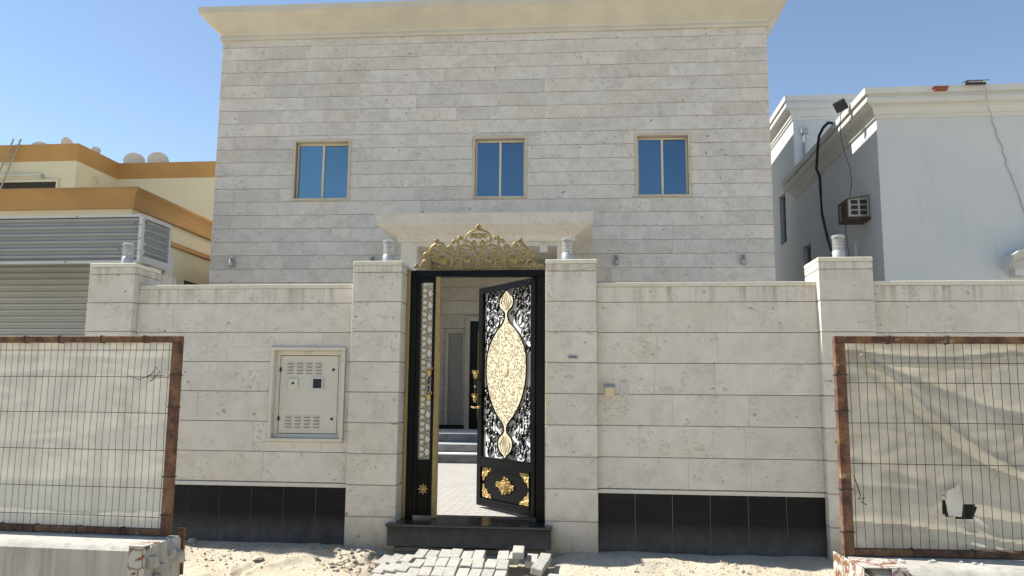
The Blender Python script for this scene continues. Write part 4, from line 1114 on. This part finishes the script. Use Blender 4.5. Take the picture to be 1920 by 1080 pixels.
for i in range(16): rk.rock((.12 + rr.uniform(-.02, .5), -.14 + rr.uniform(-.03, .03), .625), rr.uniform(.008, .018), 300 + i, .6)
stuff(rk.build('mortar_crumbs', M['concrete'], br_))

# ------------------------------------------------------------------ carport of corrugated sheet, left
cpt = thing('carport', 'grey corrugated sheet carport beside the far left pillar', 'carport', (-5.2, 0.7, 0))
oc = (-5.2, .7, 0)
def corrug(mb, a, b_, z0, z1, pitch_, depth, out):
    # horizontal ribs: profile in z, run from point a to b_ (xy)
    n = int((z1 - z0) / pitch_); ph = (z1 - z0) / n; prof = []
    for k in range(n):
        zz = z0 + k * ph
        prof += [(0, zz + .02 * ph), (0, zz + .32 * ph), (depth, zz + .50 * ph), (depth, zz + .82 * ph)]
    prof.append((0, z1))
    vs = []
    for px, py in (a, b_):
        for d_, zz in prof: vs.append((px + out[0] * d_, py + out[1] * d_, zz))
    m_ = len(prof)
    mb.add(vs, [(i, i + 1, i + 1 + m_, i + m_) for i in range(m_ - 1)])
mb = MB(o=oc); corrug(mb, (-9.5, .72), (-5.14, .72), 2.965, 3.475, .0835, .028, (0, -1)); mb.build('fascia_sheet', M['greymetal'], cpt)
mb = MB(o=oc); corrug(mb, (-5.115, .74), (-5.115, 1.24), 3.02, 3.455, .0835, .028, (1, 0)); mb.build('side_sheet', M['greymetal'], cpt)
f = MB(o=oc).box(-9.5, -5.14, .675, .73, 3.475, 3.50).box(-9.5, -5.14, .675, .73, 2.94, 2.966).box(-5.14, -5.105, .672, .735, 2.94, 3.502)
f.box(-5.115, -5.083, 1.24, 1.28, 2.95, 3.50).box(-5.12, -5.08, .736, 1.24, 3.455, 3.50).box(-5.12, -5.08, .736, 1.24, 2.95, 3.02)
f.build('edge_trim', M['greyframe'], cpt)
MB(o=oc).box(-9.5, -5.13, .76, 1.23, 3.44, 3.46).build('roof_sheet', M['greymetal'], cpt)
sw = MB(o=oc)
for x, z in ((-5.12, 3.48), (-5.12, 3.38), (-5.12, 3.22), (-5.12, 3.08), (-5.12, 2.95), (-5.19, 3.40), (-5.26, 3.10), (-5.36, 3.10), (-5.9, 3.488), (-6.9, 3.488), (-6.0, 2.953), (-7.0, 2.953)):
    sw.lathe((x, .674, z), [(.008, 0), (.006, .006)], 8, 'y')
sw.build('screw', M['black'], cpt)
cg = thing('corrugated_screen', 'pale corrugated metal screen under the carport left of the pillar', 'metal screen', (-7, 1.6, 0))
mb = MB(o=(-7, 1.6, 0)); corrug(mb, (-9.8, 1.62), (-5.3, 1.62), 0.0, 3.22, .0785, .026, (0, -1)); mb.build('sheet', plain_mat('beige_sheet_metal', (0.36, 0.36, 0.335), 0.5, 0.1, tone=0.05), cg)
MB(o=(-7, 1.6, 0)).box(-5.30, -5.25, 1.58, 1.66, -.1, 3.22).box(-9.8, -5.30, 1.64, 1.68, 3.1, 3.22).build('frame', M['greyframe'], cg)

# ------------------------------------------------------------------ neighbour on the left
lh = thing('neighbour_house', 'cream two storey house with ochre parapet bands on the left', 'house', (-11, 10, 0))
ol = (-11, 10, 0)
def Lb(): return MB(o=ol)
GX, GYf = -9.27, 7.2
Lb().box(-22, GX, GYf, 21, -.3, 5.25).build('lower_wall', M['cream_wall'], lh)
def band(x0, x1, y0, y1, prof, name, mat):
    mb = Lb(); secs = []
    for x, y, sx, sy_ in ((x0, y1, -1, 0), (x0, y0, -1, -1), (x1, y0, 1, -1), (x1, y1, 1, 0)):
        secs.append([(x + sx * o_, y + sy_ * o_, z) for o_, z in prof])
    return mb.ring(secs).build(name, mat, lh)
band(-22, GX, GYf, 21, [(-.2, 5.17), (.09, 5.17), (.10, 5.22), (.11, 5.32), (.15, 5.44), (.21, 5.52), (.225, 5.53), (.225, 5.575), (-.2, 5.575)], 'lower_parapet', M['ochre'])
Lb().box(GX, GX + .05, 7.21, 21, 4.69, 4.79).build('string_course', M['ochre'], lh)
UX, UY, UW = -15.36, 14.05, 16.12
Lb().box(-26, UX, UY, 20, 5.2, 8.5).box(UX, -9.5, UW, 20, 5.2, 8.5).build('upper_wall', M['cream_wall'], lh)
def Lband(prof, name, mat):
    mb = Lb(); secs = []
    for x, y, sx, sy_ in ((-26, UY, 0, -1), (UX, UY, 1, -1), (UX, UW, 1, -1), (-9.5, UW, 0, -1), ):
        secs.append([(x + sx * o_, y + sy_ * o_, z) for o_, z in prof])
    return mb.ring(secs).build(name, mat, lh)
Lband([(-.3, 8.36), (.01, 8.36), (.03, 8.5), (.06, 8.72), (.075, 8.82), (.085, 8.83), (.085, 8.87), (-.3, 8.87)], 'upper_parapet', M['ochre'])
wd = Lb().box(-19.5, -15.86, UY - .03, UY + .02, 6.4, 6.46).build('window_sill', M['cream_wall'], lh)
w_ = Lb().box(-19.5, -15.93, UY - .022, UY - .004, 6.5, 7.72).build('window', M['dark_void'], lh)
Lb().box(-19.5, -15.86, UY - .05, UY - .004, 7.72, 7.79).box(-15.93, -15.86, UY - .05, UY - .004, 6.46, 7.72).build('window_frame', M['cream_wall'], w_)
Lb().lathe((UX, 14.97, 7.97), [(.13, 0), (.13, .06), (.10, .065), (.09, .01)], 18, 'x').build('vent', M['cream_wall'], lh, smooth=True)
Lb().box(GX - .001, GX + .02, 9.45, 10.2, 3.4, 4.03).build('side_window', M['dark_void'], lh)
Lb().box(GX - .01, GX + .10, 7.9, 8.0, -.3, 3.35).build('downpipe', M['cream_wall'], lh)
tl = thing('tube_light', 'long tube light on the upper wall of the cream house above the dark window', 'wall light', (-16.95, UY - .04, 7.93))
MB().box(-.55, .52, -.05, -.01, -.02, .02).build('tube', M['greyframe'], tl)
MB().box(.52, .55, -.05, .03, -.12, .02).box(.55, .64, -.05, -.01, -.12, -.09).build('bracket', M['lampgrey'], tl)
def dish(x, y, z, r, az, el, lab, base):
    t = thing('satellite_dish', lab, 'satellite dish', (x, y, base), az, 'satellite dishes on the cream house roof')
    prof = [(r * k / 6, r * .20 * (k / 6) ** 2) for k in range(1, 7)]
    mb = MB().lathe((0, 0, 0), [(r * .04, .0)] + prof + [(r * .985, r * .20 - .008)] + [(rr_, h - .012) for rr_, h in reversed(prof[:-1])] + [(.01, -.012)], 26, 'y')
    o_ = mb.build('reflector', M['dish'], t, smooth=True); o_.location = (0, 0, z - base); o_.rotation_euler = (-el, 0, 0)
    MB().tube([(0, .06, 0), (0, .06, z - base)], .025, 6).box(-.2, .2, -.12, .24, 0, .03).build('mast', M['greyframe'], t)
    MB().tube([(0, 0, z - base - r * .7), (0, -r * .9, z - base - r * .2), (0, -r * .95, z - base + .02)], .012, 5).lathe((0, -r * .95, z - base + .03), [(.03, -.03), (.03, .03)], 8, 'y').build('feed_arm', M['greyframe'], t)
    return t
for d_ in ((-15.11, 16.6, 9.06, .335, .55, .30, 'shaded round satellite dish, left of the pair on the right roof wing'), (-14.34, 16.7, 9.10, .335, .5, .30, 'pale round satellite dish, right of the pair on the right roof wing'),
           (-17.28, 15.0, 9.0, .31, .6, .3, 'wide satellite dish peeping over the ochre parapet between ladder and corner'), (-17.98, 15.0, 8.97, .27, .65, .3, 'low satellite dish peeping over the ochre parapet just beside the ladder'),
           (-16.42, 15.0, 9.15, .27, 1.42, .1, 'satellite dish seen edge on above the ochre parapet corner'), (-15.62, 15.3, 9.06, .14, .8, .2, 'smallest satellite dish just right of the parapet corner')):
    dish(d_[0], d_[1], d_[2], d_[3], d_[4], d_[5], d_[6], 8.3)
ld = thing('ladder', 'worn metal ladder leaning on the ochre parapet at the far left', 'ladder', (-18.3, 13.2, 5.6))
topc, dirv = Vector((-17.22, 13.9, 9.03)), Vector((-.315, -.09, -1.14)).normalized(); sidev = Vector((.30, .0, -.01))
LL = 3.9; base = topc + dirv * LL; off = Vector((-18.3, 13.2, 5.6))
for s_ in (-.5, .5): MB(o=off).tube([topc + sidev * s_ * .8, base + sidev * s_ * 1.0], .026, 6).build('rail', M['wood'], ld)
for k in range(1, 13):
    p = topc + dirv * (k * .30 - .08)
    MB(o=off).tube([p - sidev * .45, p + sidev * .45], .014, 5).build('rung', M['wood'], ld)

# ------------------------------------------------------------------ neighbour on the right
rh = thing('white_house', 'white plastered house with stepped cornices standing right of the villa', 'house', (9, 14, 0))
orr = (9, 14, 0)
def Rb(): return MB(o=orr)
RX, RY = 6.372, 10.2
holes_y = [(15.95, 16.80, 4.3, 6.0)]
def side_wall(x, y0, y1, z0, z1, wins, th=.3):
    mb = Rb()
    for a, b_, c0, c1 in cut((y0, y1, z0, z1), wins): mb.box(x, x + th, a, b_, c0, c1)
    return mb
mb = side_wall(RX, RY + .3, 17.5, -.3, 8.0, holes_y); mb.box(RX, 14.5, RY, RY + .3, -.3, 8.0).box(14.2, 14.5, RY + .3, 17.5, -.3, 8.0).box(RX + .3, 14.2, RY + .3, 17.5, 7.7, 8.0)
mb.build('wall', M['white_plaster'], rh)
prof = [(-.25, 7.70), (.02, 7.70), (.04, 7.725), (.045, 7.775), (.075, 7.785), (.08, 7.83), (.09, 7.86), (.11, 7.92), (.17, 7.965), (.24, 7.985), (.275, 8.02), (.285, 8.07), (.275, 8.12), (.25, 8.155), (.25, 8.175), (.32, 8.18), (.33, 8.32), (-.25, 8.32)]
mb = Rb(); secs = []
for x, y, sx, sy_ in ((RX, 17.5, -1, 1), (RX, RY, -1, -1), (14.5, RY, 1, -1), (14.5, 17.5, 1, 1)): secs.append([(x + sx * o_, y + sy_ * o_, z) for o_, z in prof])
mb.ring(secs).build('cornice', M['white_trim'], rh)
mb = side_wall(6.53, 18.0, 30, -.3, 10.6, [(19.4, 20.25, 6.7, 8.42)]); mb.box(6.83, 13, 18.0, 18.3, -.3, 10.6).box(12.7, 13, 18.3, 30, -.3, 10.6).box(6.83, 12.7, 18.3, 30, 10.3, 10.6)
mb.build('rear_block', M['white_plaster'], rh)
mb = Rb(); secs = []
for x, y, sx, sy_ in ((6.53, 30, -1, 1), (6.53, 18.0, -1, -1), (13, 18.0, 1, -1), (13, 30, 1, 1)): secs.append([(x + sx * o_ * .95, y + sy_ * o_ * .95, 10.42 + (z - 7.70) * 1.18) for o_, z in prof])
mb.ring(secs).build('rear_cornice', M['white_trim'], rh)
for x, y0, y1, z0, z1 in ((RX, 15.95, 16.80, 4.3, 6.0), (6.53, 19.4, 20.25, 6.7, 8.42)):
    w_ = Rb().box(x + .14, x + .17, y0, y1, z0, z1).build('window', M['darkglass'], rh)
    Rb().box(x + .12, x + .18, y0, y0 + .04, z0, z1).box(x + .12, x + .18, y1 - .04, y1, z0, z1).box(x + .12, x + .18, y0 + .04, y1 - .04, z1 - .04, z1).box(x + .12, x + .18, y0 + .04, y1 - .04, z0, z0 + .04).build('window_frame', M['lampgrey'], w_)
Rb().tube([(6.85, 17.9, 10.0), (6.85, 17.9, 8.2)], .05, 8).box(6.75, 6.95, 17.84, 17.99, 9.95, 10.12).build('downpipe', M['lampgrey'], rh)
for y_, z0 in ((14.1, -.3), (11.9, -.3)): Rb().box(RX - .07, RX - .001, y_, y_ + .06, z0, 5.2).build('conduit', M['white_plaster'], rh)
# porch hood at the frame's right edge
hd = Rb(); sec = []
for k in range(13):
    a = math.pi * k / 12; x = 9.75 - .95 * math.cos(a); z = 4.40 + .28 * math.sin(a)
    sec.append([(x, RY - .5, z), (x, RY - .5, z + .05), (x, RY - .001, z + .06), (x, RY - .001, z - .16), (x, RY - .25, z - .14)])
hd.ring(sec); hd.box(8.95, 9.15, RY - .25, RY - .001, 4.1, 4.24)
hd.build('door_hood', M['white_trim'], rh)

# things on and around the white house
ac = thing('window_air_conditioner', 'window air conditioner in a rusty cage on the shaded white wall', 'air conditioner', (RX, 11.2, 5.62))
oa = (RX, 11.2, 5.62)
AX = RX - .50
MB(o=oa).box(AX + .02, RX - .001, 10.90, 11.42, 5.63, 6.06).build('casing', M['acwhite'], ac, bevel=.01)
for k in range(3):
    for q in range(2):
        MB(o=oa).box(AX + .08 + q * .2, AX + .23 + q * .2, 10.893, 10.899, 5.68 + k * .125, 5.77 + k * .125).build('grille', M['black'], ac)
MB(o=oa).box(AX + .01, AX + .019, 10.94, 11.38, 5.67, 6.02).build('coil', M['acrust'], ac)
cg_ = MB(o=oa)
for y in (10.86, 11.46):
    for p, q in (((AX - .03, y, 5.59), (RX - .01, y, 5.59)), ((AX - .03, y, 5.59), (AX - .03, y, 6.03)), ((AX - .03, y, 6.03), (RX - .01, y, 6.12))): cg_.tube([p, q], .014, 5)
for z in (5.59, 6.03): cg_.tube([(AX - .03, 10.86, z), (AX - .03, 11.46, z)], .014, 5)
for k in range(9): cg_.tube([(AX - .03, 10.92 + k * .06, 5.59), (AX - .03, 10.92 + k * .06, 6.03)], .006, 4)
for k in range(4): cg_.tube([(RX - .03 - k * .05, 10.86, 5.6), (RX - .03 - k * .05, 10.86, 6.10)], .006, 4)
cg_.build('cage', M['acrust'], ac)
MB(o=oa).box(AX - .04, RX - .001, 10.85, 11.47, 5.56, 5.575).build('shelf', M['acrust'], ac)
fd = thing('floodlight', 'black floodlight on the cornice edge of the white house', 'floodlight', (5.86, 11.0, 8.33))
MB().box(-.14, .14, -.045, .03, -.13, .13).build('housing', M['black'], fd, bevel=.012)
for k in range(3): MB().box(-.12, .12, -.052, -.046, -.105 + k * .075, -.045 + k * .075).build('lens', M['darkglass'], fd)
MB().tube([(0, .03, 0), (.06, .12, -.06), (.14, .14, -.02)], .015, 5).build('arm', M['black'], fd)
fd.rotation_euler = (.5, -.35, -.5)
tag(MB(o=(7.63, 9.85, 8.24)).box(7.50, 7.76, 9.79, 9.90, 8.19, 8.25).box(7.47, 7.79, 9.78, 9.91, 8.251, 8.275).build('clay_block', M['redbrick'], loc=(7.63, 9.85, 8.24)), 'small red clay block hanging on the cornice edge of the white house', 'clay block')
pn = thing('solar_panel', 'small black solar panel lying on the white cornice edge', 'solar panel', (8.36, 9.85, 8.33))
MB().box(-.22, .24, -.12, .12, .035, .055).build('panel', M['darkglass'], pn); MB().box(-.25, .17, -.14, -.10, -.05, .0).build('rail', M['black'], pn); MB().box(-.16, .12, -.1, .1, .0, .034).build('mount', M['white_trim'], pn)
pn.rotation_euler = (.15, 0, 0)
cb = [(8.479, 9.76, 8.26), (8.527, 9.74, 8.145), (8.543, 9.8, 7.854), (8.796, 10.12, 7.682), (8.822, 10.18, 7.584), (8.891, 10.18, 7.359), (8.892, 10.18, 7.237), (9.004, 10.18, 6.991), (8.994, 10.18, 6.85), (9.058, 10.18, 6.708), (9.039, 10.18, 6.568), (9.104, 10.18, 6.447), (9.2, 10.18, 6.1), (9.335, 10.18, 5.584), (9.4, 10.18, 5.2)]
tag(MB().tube(cb, .009, 5).build('cable', M['lampgrey'], smooth=True), 'thin wavy cable hanging down the front of the white house', 'cable')
cb = [(6.05, 12.26, 8.335), (5.94, 12.28, 8.36), (5.88, 12.5, 8.31), (5.86, 12.83, 8.2), (5.86, 12.99, 7.937), (5.86, 13.2, 7.405), (6.0, 13.42, 7.296), (6.08, 13.7, 6.9), (6.2, 14.08, 6.44), (6.3, 14.0, 5.69), (6.33, 13.78, 5.3), (6.33, 13.5, 4.8)]
tag(MB().tube(cb, .036, 8).build('hose', M['black'], smooth=True), 'thick black hose looping down the shaded side of the white house', 'hose')
cb = [(5.9, 11.08, 8.3), (5.92, 11.15, 8.234), (5.9, 11.229, 8.0), (5.9, 11.198, 7.6), (5.95, 11.185, 7.288), (6.1, 11.3, 6.9), (6.1, 11.22, 6.5), (6.0, 11.1, 6.1), (5.84, 10.95, 5.8), (5.84, 11.0, 5.3), (5.9, 11.0, 4.6)]
tag(MB().tube(cb, .009, 5).build('cable', M['black'], smooth=True), 'thin dark cable running from the floodlight past the air conditioner', 'cable')
